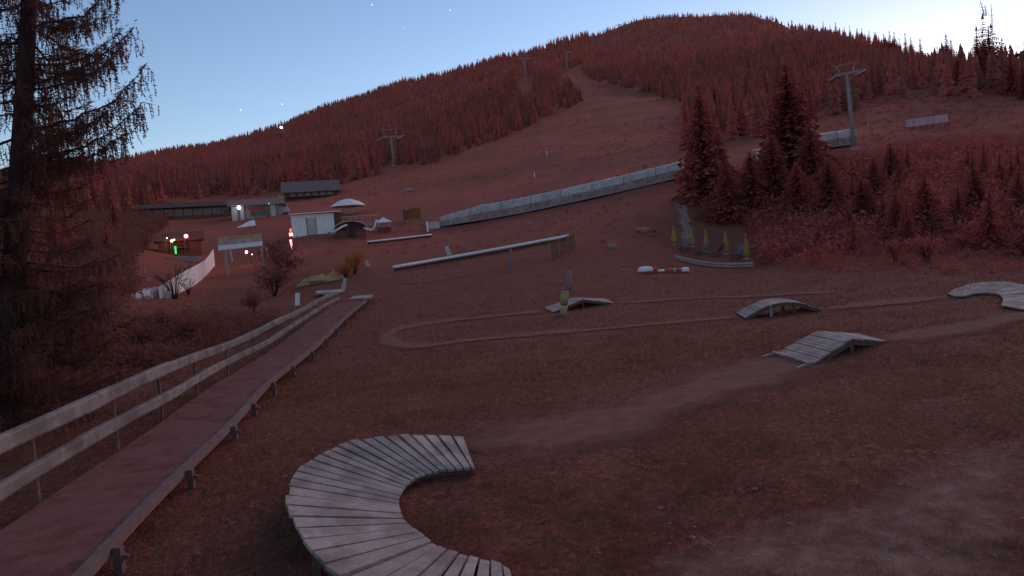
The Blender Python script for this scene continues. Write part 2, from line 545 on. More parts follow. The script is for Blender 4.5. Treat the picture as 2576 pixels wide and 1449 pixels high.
def ribbon(name, px, width, mat_name, step=0.3, lift=0.035, label=None, mask=True):
    c = smooth_line([Vector((p.x, p.y, 0)) for p in (hit(u, v) for (u, v) in px)], step)
    rows = []; uvs = []
    NX = 9
    for k, p in enumerate(c):
        d = (c[min(k + 1, len(c) - 1)] - c[max(k - 1, 0)]).normalized()
        nrm = Vector((-d.y, d.x, 0))
        w = width * (1 + 0.25 * math.sin(k * 0.37) + 0.12 * math.sin(k * 1.1))
        endf = min(1.0, 0.25 + min(k, len(c) - 1 - k) * step / 1.2)
        for j in range(NX):
            s = j / (NX - 1) * 2 - 1
            q = p + nrm * (w / 2 * s * 1.25)
            rows.append((q.x, q.y)); uvs.append((1 - abs(s)) * endf)
        if mask:
            PATH_PTS.append((p.x, p.y, w * 0.38))
    rows = np.array(rows)
    z = gz(rows[:, 0], rows[:, 1]) + lift
    i, j = np.meshgrid(np.arange(len(c) - 1), np.arange(NX - 1), indexing='ij')
    Q = np.stack([i * NX + j, i * NX + j + 1, (i + 1) * NX + j + 1, (i + 1) * NX + j], -1).reshape(-1, 4)
    o = fast_mesh(name, np.c_[rows, z], Q, mat_name, smooth=True)
    uv = o.data.uv_layers.new(name='UVMap')
    vi = np.empty(len(o.data.loops), np.int32); o.data.loops.foreach_get('vertex_index', vi)
    u_ = np.array(uvs)[vi]
    uv.data.foreach_set('uv', np.c_[u_ * 1.6, np.zeros_like(u_)].ravel().astype(np.float32))
    o['kind'] = 'structure'
    if label:
        o['label'] = label
    return o


ribbon('path', [(1195, 1140), (1300, 1110), (1480, 1075), (1650, 1025), (1800, 972), (1900, 938), (1990, 905)], 1.9, 'dirt', label='worn dirt track from the big wooden curve to the peaked ramp')
ribbon('path', [(2215, 862), (2330, 842), (2450, 822), (2576, 795), (2680, 770)], 1.3, 'dirt', label='dirt track from the peaked ramp towards the far wooden curve')
ribbon('path', [(2400, 746), (2300, 757), (2200, 766), (2062, 780)], 1.2, 'dirt', label='dirt track between the far wooden curve and the arched ramp')
ribbon('path', [(1862, 799), (1740, 808), (1600, 821), (1450, 834), (1300, 846), (1180, 858), (1080, 871), (1010, 869), (975, 855),
                (985, 836), (1030, 822), (1110, 810), (1220, 799), (1300, 791), (1378, 781)], 0.95, 'dirt', label='looped dirt track bending back to the small peaked ramp')
ribbon('path', [(1540, 764), (1660, 757), (1800, 750), (1960, 742), (2100, 737)], 0.8, 'dirt', label='faint dirt track leading right from the small peaked ramp')
ribbon('path', [(1728, 606), (1728, 580), (1722, 545), (1713, 510)], 1.15, 'gravel', label='narrow pale strip of gravel climbing behind the yellow parasols')
ribbon('path', [(1000, 713), (1080, 709), (1130, 700), (1190, 690)], 0.8, 'dirt', mask=False, label='thin pale track below the long white rail')


def patch(name, px, mat_name, lift=0.03, label=None):
    """irregular gravel sheet inside a pixel outline"""
    W = [hit(u, v) for (u, v) in px]
    xs = np.array([p.x for p in W]); ys = np.array([p.y for p in W])
    x0, x1, y0, y1 = xs.min(), xs.max(), ys.min(), ys.max()
    st = 0.16
    nx, ny = int((x1 - x0) / st) + 2, int((y1 - y0) / st) + 2
    gx, gy = np.meshgrid(x0 + np.arange(nx) * st, y0 + np.arange(ny) * st)
    ins = np.zeros(gx.shape, bool); dist = np.full(gx.shape, 1e9)
    for a in range(len(xs)):
        b = (a + 1) % len(xs)
        ax, ay, bx, by = xs[a], ys[a], xs[b], ys[b]
        cond = ((ay > gy) != (by > gy)) & (gx < (bx - ax) * (gy - ay) / (by - ay + 1e-9) + ax)
        ins ^= cond
        t = np.clip(((gx - ax) * (bx - ax) + (gy - ay) * (by - ay)) / ((bx - ax) ** 2 + (by - ay) ** 2), 0, 1)
        dist = np.minimum(dist, np.hypot(gx - ax - t * (bx - ax), gy - ay - t * (by - ay)))
    gzv = gz(gx.ravel(), gy.ravel()) + lift
    i, j = np.meshgrid(np.arange(ny - 1), np.arange(nx - 1), indexing='ij')
    ok = ins[:-1, :-1] & ins[1:, :-1] & ins[:-1, 1:] & ins[1:, 1:]
    Q = np.stack([i * nx + j, i * nx + j + 1, (i + 1) * nx + j + 1, (i + 1) * nx + j], -1)[ok]
    o = fast_mesh(name, np.c_[gx.ravel(), gy.ravel(), gzv], Q, mat_name, smooth=True)
    uv = o.data.uv_layers.new(name='UVMap')
    vi = np.empty(len(o.data.loops), np.int32); o.data.loops.foreach_get('vertex_index', vi)
    u_ = np.clip(dist.ravel() / 1.3, 0, 0.55)[vi]
    uv.data.foreach_set('uv', np.c_[u_, np.zeros_like(u_)].ravel().astype(np.float32))
    o['kind'] = 'structure'
    if label:
        o['label'] = label
    s = (ins & (dist > 0.5)).ravel()
    for x, y in list(zip(gx.ravel()[s], gy.ravel()[s]))[::14]:
        PATH_PTS.append((x, y, 0.18))
    return o


patch('gravel_patch', [(1480, 1520), (1600, 1400), (1760, 1340), (1960, 1285), (2130, 1240), (2240, 1180), (2400, 1130), (2640, 1070),
                       (2700, 1300), (2620, 1600), (1900, 1640)], 'gravel', label='pale stony patch of bare ground in the right foreground')

# ------------------------------------------------------------------ wooden track features
rnd = random.Random(11)


def plank(a0, a1, b1, b0, parent, t=0.035, gap=0.02, mat_name='plank', name='plank'):
    """board between edge a (a0 outer, a1 inner) and edge b, inset by the gap"""
    da = (b0 - a0); db = (b1 - a1)
    ga = min(0.45, gap / max(da.length, 1e-3)); gb = min(0.30, gap * 0.45 / max(db.length, 1e-3))
    j = Vector((0, 0, rnd.uniform(-0.008, 0.008)))
    ex = (a0 - a1).normalized() * rnd.uniform(-0.025, 0.03)
    return MB().slab([a0 + da * ga + j + ex, b0 - da * ga + j + ex, b1 - db * gb + j, a1 + db * gb + j], t).build(name, mat_name, parent)


def c2(x, y):      # close-up of the front curve -> picture grid
    return ((1000 + x / 2.415) * 0.67083, (1560 + y / 2.415) * 0.67083)


GAPS = [((1795, 185), (1890, 470)), ((1680, 183), (1856, 471)), ((1545, 175), (1785, 472)), ((1425, 170), (1715, 476)), ((1300, 166), (1640, 482)),
        ((1185, 170), (1570, 490)), ((1075, 180), (1510, 502)), ((955, 192), (1450, 520)), ((845, 210), (1400, 540)),
        ((740, 235), (1350, 560)), ((640, 265), (1310, 582)), ((560, 297), (1280, 605)), ((485, 338), (1260, 627)),
        ((410, 388), (1240, 652)), ((335, 442), (1222, 684)), ((280, 498), (1208, 718)), ((238, 562), (1200, 756)), ((210, 632), (1198, 794)),
        ((195, 715), (1208, 838)), ((200, 808), (1220, 886)), ((225, 907), (1240, 930)), ((265, 1008), (1280, 968)),
        ((325, 1113), (1325, 1012)), ((415, 1226), (1385, 1050)), ((535, 1340), (1440, 1095)), ((690, 1452), (1495, 1140)),
        ((900, 1560), (1560, 1178)), ((1160, 1650), (1640, 1212)), ((1390, 1690), (1740, 1238)), ((1600, 1720), (1830, 1264)),
        ((1820, 1740), (1925, 1288)), ((2020, 1745), (2028, 1306)), ((2190, 1730), (2132, 1340)), ((2300, 1700), (2205, 1385))]


def berm(name, outer_px, inner_px, ho, hi, label, gap, taper0=0.2, taper1=0.2):
    n = len(outer_px)
    O, I = [], []
    for k in range(n):
        s = k / (n - 1)
        t = min(1.0, (s + 0.02) / taper0, (1.02 - s) / taper1)
        t = t * t * (3 - 2 * t)
        O.append(hit(*outer_px[k], 0.10 + (ho - 0.10) * t)); I.append(hit(*inner_px[k], hi))
    base = on(sum(p.x for p in I) / n, sum(p.y for p in I) / n)
    root = thing(name, base, label, 'bike ramp')
    for k in range(n - 1):
        plank(O[k], I[k], I[k + 1], O[k + 1], root, gap=gap)
    mo, mi, ms = MB(), MB(), MB()
    for k in range(n - 1):
        a, b = O[k] * 0.93 + I[k] * 0.07, O[k + 1] * 0.93 + I[k + 1] * 0.07
        mo.bar(a - Vector((0, 0, 0.10)), b - Vector((0, 0, 0.10)), 0.05, 0.11)
        a, b = I[k] * 0.93 + O[k] * 0.07, I[k + 1] * 0.93 + O[k + 1] * 0.07
        mi.bar(a - Vector((0, 0, 0.085)), b - Vector((0, 0, 0.085)), 0.045, 0.085)
    mo.build('outer_stringer', 'stringer', root); mi.build('inner_stringer', 'stringer', root)
    for k in range(2, n - 1, 4):
        p = O[k] * 0.9 + I[k] * 0.1
        g = on(p.x, p.y, -0.1)
        if p.z - g.z > 0.3:
            MB().bar(g, p - Vector((0, 0, 0.05)), 0.08, 0.08).build('support_post', 'stringer', root)
    return root


berm('wooden_berm', [c2(*a) for a, b in GAPS], [c2(*b) for a, b in GAPS], 0.42, 0.13,
     'large curved banked wooden bike ramp of fanned pale planks in the foreground', 0.027, 0.22, 0.15)


def resample(px, n):
    P = np.array(px, float)
    d = np.r_[0, np.cumsum(np.hypot(*np.diff(P, axis=0).T))]
    t = np.linspace(0, d[-1], n)
    return list(zip(np.interp(t, d, P[:, 0]), np.interp(t, d, P[:, 1])))


berm('wooden_berm', resample([(2383, 737), (2408, 724), (2443, 713), (2483, 708), (2527, 708), (2565, 714), (2600, 724), (2632, 742), (2645, 762), (2640, 788)], 46),
     resample([(2402, 744), (2424, 744), (2452, 737), (2487, 735), (2510, 738), (2522, 746), (2524, 755), (2518, 766)], 46), 0.24, 0.09,
     'distant curved banked wooden bike ramp cut off by the right edge', 0.014, 0.3, 0.3)


def lerp(a, b, t):
    return a + (b - a) * t


def kicker(name, L0, L1, R0_, R1_, E0, E1, n, label, ext=0.0):
    l0, l1, e0, e1 = hit(*L0, 0.05), hit(*L1, 0.05), hit(*E0, 0.05), hit(*E1, 0.05)

    def crest(px, a, b):
        # stands over the base line a-b where the pixel column crosses it
        best = min((lerp(a, b, t / 100) for t in range(20, 81)), key=lambda p: abs(project(p.x, p.y, p.z)[0] - px[0]))
        return at(px[0], px[1], rdist(best))
    r0, r1 = crest(R0_, l0, e0), crest(R1_, l1, e1)
    z = max(r0.z, r1.z); r0.z = r1.z = (r0.z + r1.z) / 2
    root = thing(name, on(lerp(l1, e1, .5).x, lerp(l1, e1, .5).y), label, 'bike ramp')
    for (a0, a1, b0, b1) in ((l0, l1, r0, r1), (r0, r1, e0, e1)):
        for k in range(n):
            p, q = k / n, (k + 1) / n
            plank(lerp(a0, b0, p), lerp(a1, b1, p), lerp(a1, b1, q), lerp(a0, b0, q), root, gap=0.014, t=0.03)
    for (l, r, e, w) in ((l0, r0, e0, 0.04), (l1, r1, e1, -0.04)):
        side = (l1 - l0).normalized() * w
        m = MB()
        for (a, b) in ((l, r), (r, e)):
            m.bar(lerp(a, b, 0.0) + side - Vector((0, 0, 0.09)), b + side - Vector((0, 0, 0.09)), 0.05, 0.11)
        m.build('side_stringer', 'stringer', root)
        MB().bar(on(r.x, r.y, -0.05) + side, r + side - Vector((0, 0, 0.04)), 0.07, 0.07).build('support_post', 'stringer', root)
        if ext:
            d = (l - r); d.z = 0; d.normalize()
            MB().bar(l + side, on((l + d * ext).x, (l + d * ext).y, 0.03) + side, 0.05, 0.05).build('runner', 'plank', root)
    if ext:
        d = (l0 - r0); d.z = 0; d.normalize()
        MB().bar(l0 + d * 0.12 + Vector((0, 0, .02)), l1 + d * 0.12 + Vector((0, 0, .02)), 0.06, 0.04).build('toe_board', 'plank', root)
    return root


kicker('wooden_kicker_ramp', (1955, 886), (2046, 913), (2055, 832), (2143, 852), (2160, 838), (2229, 857), 11,
       'peaked wooden bike ramp with a ridge in the middle, right of centre', 0.5)
kicker('wooden_kicker_ramp', (1367, 774), (1390, 785), (1440, 745), (1467, 756), (1525, 751), (1545, 762), 11,
       'small distant peaked wooden bike ramp behind the green and yellow bollard')


def arch(label):
    f0, b0, f1 = hit(1874, 800, 0.05), hit(1852, 788, 0.05), hit(2068, 779, 0.05)
    side = b0 - f0; side.z = 0
    b1 = f1 + side; b1 = on(b1.x, b1.y, 0.05)
    root = thing('wooden_arch_ramp', on(lerp(f0, f1, .5).x, lerp(f0, f1, .5).y), label, 'bike ramp')
    n = 24
    H = 0.40

    def pt(a, b, s):
        p = lerp(a, b, s); p.z += H * math.sin(math.pi * s) ** 0.9
        return p
    for k in range(n):
        p, q = k / n, (k + 1) / n
        plank(pt(b0, b1, p), pt(f0, f1, p), pt(f0, f1, q), pt(b0, b1, q), root, gap=0.014, t=0.03)
    for (a, b, w) in ((f0, f1, 0.04), (b0, b1, -0.04)):
        m = MB(); sd = side.normalized() * w
        for k in range(16):
            m.bar(pt(a, b, k / 16) + sd - Vector((0, 0, .09)), pt(a, b, (k + 1) / 16) + sd - Vector((0, 0, .09)), 0.05, 0.11)
        m.build('side_stringer', 'stringer', root)
        for s in (0.35, 0.65):
            p = pt(a, b, s) + sd
            MB().bar(on(p.x, p.y, -0.05), p - Vector((0, 0, .05)), 0.07, 0.07).build('support_post', 'plank' if s < .5 else 'stringer', root)


arch('arched wooden bike ramp with a rounded back, beyond the peaked ramp')

# ------------------------------------------------------------------ walkway with guard rails on the left
RE = [(215, 1449), (392, 1256), (499, 1149), (580, 1068), (693, 961), (805, 864), (870, 802), (924, 752)]
re_ = [hit(u, v, 0.28) for (u, v) in RE]
d0 = (re_[1] - re_[0]); d0.z = 0; d0.normalize()
re_ = [re_[0] - d0 * 4.0] + re_
RL = smooth_line([Vector((p.x, p.y, 0)) for p in re_], 0.5)


def side_of(line, off):
    out = []
    for k, p in enumerate(line):
        d = (line[min(k + 1, len(line) - 1)] - line[max(k - 1, 0)]).normalized()
        q = p + Vector((-d.y, d.x, 0)) * off
        out.append(q)
    return out


def zs(line, h):
    """a built thing follows the slope, not every bump: heights smoothed along its length"""
    z = gz([p.x for p in line], [p.y for p in line])
    k = 9
    zp = np.pad(z, k, mode='edge')
    z = np.convolve(zp, np.ones(2 * k + 1) / (2 * k + 1), 'valid')
    return [Vector((p.x, p.y, zz + (h[i] if hasattr(h, '__len__') else h))) for i, (p, zz) in enumerate(zip(line, z))]


W_DECK = 1.5
walk = thing('raised_walkway', on(RL[8].x, RL[8].y), 'long narrow raised walkway with two guard rails running down the left side', 'walkway')
Rz = zs(RL, 0.28)
Lz = [Vector((q.x, q.y, p.z + 0.02)) for p, q in zip(Rz, side_of(RL, W_DECK))]
m = MB()
for k in range(len(Rz) - 1):
    m.slab([lerp(Rz[k], Lz[k], .07), lerp(Rz[k + 1], Lz[k + 1], .07), Lz[k + 1], Lz[k]], 0.07)
m.build('deck', 'belt', walk)
m = MB()
for k in range(len(Rz) - 1):
    m.bar(lerp(Rz[k], Lz[k], .033) + Vector((0, 0, -.02)), lerp(Rz[k + 1], Lz[k + 1], .033) + Vector((0, 0, -.02)), 0.10, 0.12)
m.build('edge_beam', 'belt_edge', walk)
for k in range(4, len(Rz), 5):
    p = Rz[k] + (Rz[k] - Lz[k]).normalized() * 0.06
    MB().bar(on(p.x, p.y, -0.15), p + Vector((0, 0, 0.0)), 0.08, 0.08).build('support_post', 'belt_edge', walk)
    MB().bar(p - Vector((0, 0, .1)), p + (Rz[k] - Lz[k]).normalized() * 0.10 - Vector((0, 0, .12)), 0.05, 0.05).build('bracket', 'post', walk)
Ln = side_of(RL, W_DECK + 0.03)
tt = [min(1, max(0, (math.hypot(p.x, p.y) - 14) / 28)) for p in Ln]
Up = [Vector((q.x, q.y, p.z + 0.96 - 0.44 * t + 0.03 * math.sin(k * 0.33))) for k, (q, p, t) in enumerate(zip(Ln, Lz, tt))]
Lo = [Vector((q.x, q.y, p.z + 0.41 - 0.20 * t + 0.015 * math.sin(k * 0.41 + 1))) for k, (q, p, t) in enumerate(zip(Ln, Lz, tt))]
rad = [0.115 - 0.03 * t + 0.006 * math.sin(k * 0.9) for k, t in enumerate(tt)]
for (line, nm, rr) in ((Up, 'upper_rail', rad), (Lo, 'lower_rail', [r * 0.88 for r in rad])):
    prof = [[(-.45 * q, -.95 * q), (.45 * q, -.95 * q), (.62 * q, -.7 * q), (.62 * q, .65 * q), (.4 * q, .95 * q), (-.4 * q, .95 * q), (-.62 * q, .65 * q), (-.62 * q, -.7 * q)] for q in rr]
    for k in range(0, len(line) - 1, 8):                   # boards butted end to end
        e = min(k + 8, len(line) - 1)
        seg = [q.copy() for q in line[k:e + 1]]
        seg[-1] = seg[-1] - (seg[-1] - seg[-2]).normalized() * .012
        jog = Vector((0, 0, rnd.uniform(-.012, .012)))
        MB().sweep([q + jog for q in seg], prof[k:e + 1]).build(nm, 'rail', walk)
for k in range(3, len(Lz), 5):
    q = side_of(RL, W_DECK + 0.13)[k]
    MB().bar(on(q.x, q.y, -0.2), Vector((q.x, q.y, Up[k].z - 0.03)), 0.045, 0.045).build('rail_post', 'post', walk)
a, b = hit(878, 752, 0.36), hit(930, 748, 0.36)
dd = (Rz[-1] - Rz[-3]).normalized()
MB().slab([a, b, b + dd * 1.6, a + dd * 1.6], 0.08).build('end_plate', 'plank', walk)

# ------------------------------------------------------------------ trees
def conifer_arrays(seed, h, rad, droop=0.35, levels=30, limbs=9, base=0.06, ragged=0.35, thin=1.0, shape=0.85):
    """crown of many drooping jagged fronds; returns vertices and triangles"""
    rg = np.random.default_rng(seed)
    V = []; T = []
    for L in range(levels):
        f = (L + rg.uniform(0, .6)) / levels
        z = h * (base + (1 - base) * f)
        R = rad * (1 - f) ** shape * (0.75 + ragged * rg.random()) + 0.012 * h
        n = max(4, int(limbs * (1 - 0.55 * f)))
        a0 = rg.uniform(0, 6.28)
        for k in range(n):
            a = a0 + 6.283 * k / n + rg.uniform(-.3, .3)
            l = R * rg.uniform(0.65, 1.15)
            ca, sa = math.cos(a), math.sin(a)
            segs = 4
            w0 = l * 0.30 * thin * rg.uniform(.8, 1.2)
            up = rg.uniform(-0.05, 0.15)
            prev = None
            for s in range(segs):
                t0, t1 = s / segs, (s + 1) / segs
                for (side) in (-1, 1):
                    r0, r1, rm = l * t0, l * t1, l * (t0 * .35 + t1 * .65)
                    w = w0 * (1 - t0 * 0.75) * rg.uniform(.6, 1.3)
                    z0 = z + up * l * t0 - droop * l * t0 * t0
                    z1 = z + up * l * t1 - droop * l * t1 * t1
                    zm = (z0 + z1) / 2 - w * rg.uniform(.35, .9)
                    b = len(V)
                    V += [(ca * r0, sa * r0, z0), (ca * r1 * 1.03, sa * r1 * 1.03, z1),
                          (ca * rm - sa * w * side, sa * rm + ca * w * side, zm)]
                    T.append((b, b + 1, b + 2))
                    b = len(V)
                    hd = l * rg.uniform(.10, .26) * (1 - t0 * .5)
                    V += [(ca * r0, sa * r0, z0), (ca * r1, sa * r1, z1), (ca * rm + sa * w * .2 * side, sa * rm, zm - hd)]
                    T.append((b, b + 1, b + 2))
    b = len(V)
    for k in range(5):
        V.append((0.02 * h * math.cos(k * 1.2566), 0.02 * h * math.sin(k * 1.2566), h * 0.93))
    V.append((0, 0, h * 1.02))
    T += [(b + k, b + (k + 1) % 5, b + 5) for k in range(5)]
    return np.array(V), np.array(T)


def conifer_proto(seed, h=10.0, rad=2.3, **kw):
    root = bpy.data.objects.new('conifer', None); COL.objects.link(root)
    V, T = conifer_arrays(seed, h, rad, **kw)
    fast_mesh('crown', V, T, 'needles', parent=root)
    MB().tube([(0, 0, -0.6), (0, 0, h * .3), (0, 0, h * .7), (0, 0, h * .97)], [h * .02, h * .016, h * .008, .02], 6).build('trunk', 'bark', root)
    return root


BIG = dict(levels=38, limbs=13, ragged=.45, shape=.62)
PROTO = [conifer_proto(1, rad=2.2), conifer_proto(2, rad=1.75, ragged=.5), conifer_proto(3, rad=2.6, droop=.5), conifer_proto(4, rad=1.4, levels=34, ragged=.55), conifer_proto(5, rad=2.3, **BIG), conifer_proto(6, rad=2.6, **BIG)]
_used = [False] * len(PROTO)


def put_conifer(p, h, k, label, group, wide=1.0, lean=0.0):
    o = PROTO[k]
    if _used[k]:
        o = copy_tree(PROTO[k])
    _used[k] = True
    o.location = p - Vector((0, 0, 0.15))
    s = h / 10.0
    o.scale = (s * wide, s * wide, s)
    o.rotation_euler = (0, lean, random.uniform(0, 6.28))
    tag(o, label, 'tree', group)
    return o


# two dark spruces in the middle distance
put_conifer(hit(1776, 508), 12.8, 4, 'tall dark spruce standing behind the yellow parasols', None, 1.15)
put_conifer(hit(1992, 446), 13.2, 5, 'dark spruce left of the leaning lift tower', None, 1.35)
# skyline spruces on the right
sky_tips = [(2029, 62, 40), (2046, 66, 36), (2073, 59, 44), (2090, 68, 36), (2104, 62, 46), (2126, 73, 40), (2140, 71, 46), (2158, 76, 42), (2170, 78, 46),
            (2188, 84, 44), (2204, 86, 46), (2226, 92, 50), (2240, 87, 58), (2252, 89, 58), (2280, 94, 66), (2294, 104, 60), (2318, 109, 70), (2360, 127, 56),
            (2384, 104, 88), (2396, 116, 80), (2372, 135, 60), (2430, 146, 50), (2440, 150, 50), (2552, 152, 62), (2571, 160, 60), (2336, 140, 50), (2265, 105, 56)]
for i, (u, v, hp) in enumerate(sky_tips):
    b = hit(u, v + hp)
    h = hp * 1.0 * rdist(b) / FPX
    put_conifer(b, h, (i * 3 + 1) % 4 if hp < 80 else 2, 'dark spruce on the skyline of the right-hand ridge', 'spruces along the right-hand skyline', 1.15 if hp < 80 else 1.25)
# wooded slope at the right: young spruces one can make out
rr_ = random.Random(5)
for i in range(26):
    u = rr_.uniform(2040, 2640); v = rr_.uniform(400, 640)
    if u < 2120 and v < 430:
        continue
    b = hit(u, v)
    put_conifer(b, rr_.uniform(1.8, 3.6), rr_.randrange(4), 'young dark spruce on the right-hand slope above the track', 'young spruces on the right-hand slope', 1.5)
for (u, v, h) in [(2462, 215, 12.0), (2520, 222, 8.0), (2545, 240, 9.0), (2410, 212, 7.0), (2575, 250, 8.0), (1850, 330, 10.0), (1880, 290, 11.0), (1930, 300, 11.5), (1960, 270, 12.0), (2040, 300, 8.0),
                  (1800, 300, 11.0), (1740, 290, 9.0), (2080, 210, 9.0), (2020, 230, 11.0)]:
    put_conifer(hit(u, v), h, rr_.randrange(4), 'dark spruce in the stand right of the piste', 'spruces in the stand right of the piste', 1.1)
for (u, v, h, w_) in ((1835, 556, 6.0, 1.9), (1895, 545, 6.5, 1.9), (1950, 520, 7.5, 1.8), (2045, 478, 7.0, 1.7), (1815, 500, 7.5, 1.4), (2010, 560, 5.5, 2.0), (2090, 560, 5.5, 2.0)):
    put_conifer(hit(u, v), h, rr_.choice((4, 5)), 'broad dark spruce in the growth round the two tall ones', 'broad spruces round the two tall ones', w_ * .75)
for i in range(30):
    u, v = rr_.uniform(2040, 2640), rr_.uniform(440, 640)
    put_conifer(hit(u, v), rr_.uniform(2.6, 4.8), rr_.choice((4, 5, 2)), 'bushy dark spruce in the dense growth at the right', 'bushy spruces in the growth at the right', rr_.uniform(1.1, 1.5))
# left slope spruces below the near tree
for i in range(16):
    u = rr_.uniform(-60, 330); v = rr_.uniform(500, 690)
    b = hit(u, v)
    put_conifer(b, rr_.uniform(2.5, 5.5), rr_.randrange(4), 'dark spruce on the left slope below the skyline', 'spruces on the left slope', 1.2)

# tall spruce with three bare leaders on the right skyline
b = hit(2492, 214)
R = rdist(b)
sp = thing('spire_spruce', b, 'tall ragged spruce with bare spindly leaders at the top right', 'tree')
Vs, Ts = [], []
off = 0
px = R / FPX
for (dx, hpx, sd, w) in ((-6, 150, 21, 2.0), (8, 128, 22, 2.3), (-28, 84, 23, 1.3), (24, 96, 24, 1.8), (2, 100, 25, 3.2)):
    V_, T_ = conifer_arrays(sd, hpx * px, w * 1.6, levels=30, limbs=7, ragged=.7, thin=.55)
    V_ = V_ + np.array([dx * px, rr_.uniform(-1, 1), -0.3])
    Vs.append(V_); Ts.append(T_ + off); off += len(V_)
fast_mesh('crown', np.concatenate(Vs), np.concatenate(Ts), 'needles', parent=sp)
m = MB()
for (a0, a1, t0, t1) in ((-7, 140, -14, 172), (-3, 140, -5, 162), (8, 110, 8, 164)):
    A = b + Vector((a0 * px, 0, a1 * px)); B = b + Vector((t0 * px, 0, t1 * px))
    m.tube([A, lerp(A, B, .5) + Vector((.05, 0, 0)), B], [.10, .07, .035], 5)
    for q in range(4):
        c = lerp(A, B, .15 + .2 * q)
        for s in (-1, 1):
            m.tube([c, c + Vector((s * (.55 - .1 * q), rr_.uniform(-.3, .3), .12)), c + Vector((s * (.8 - .14 * q), 0, .3))], [.035, .03, .015], 4)
m.build('leader', 'bark', sp)
MB().tube([b - Vector((0, 0, .6)), b + Vector((0, 0, 12))], [.25, .08], 7).build('trunk', 'bark', sp)


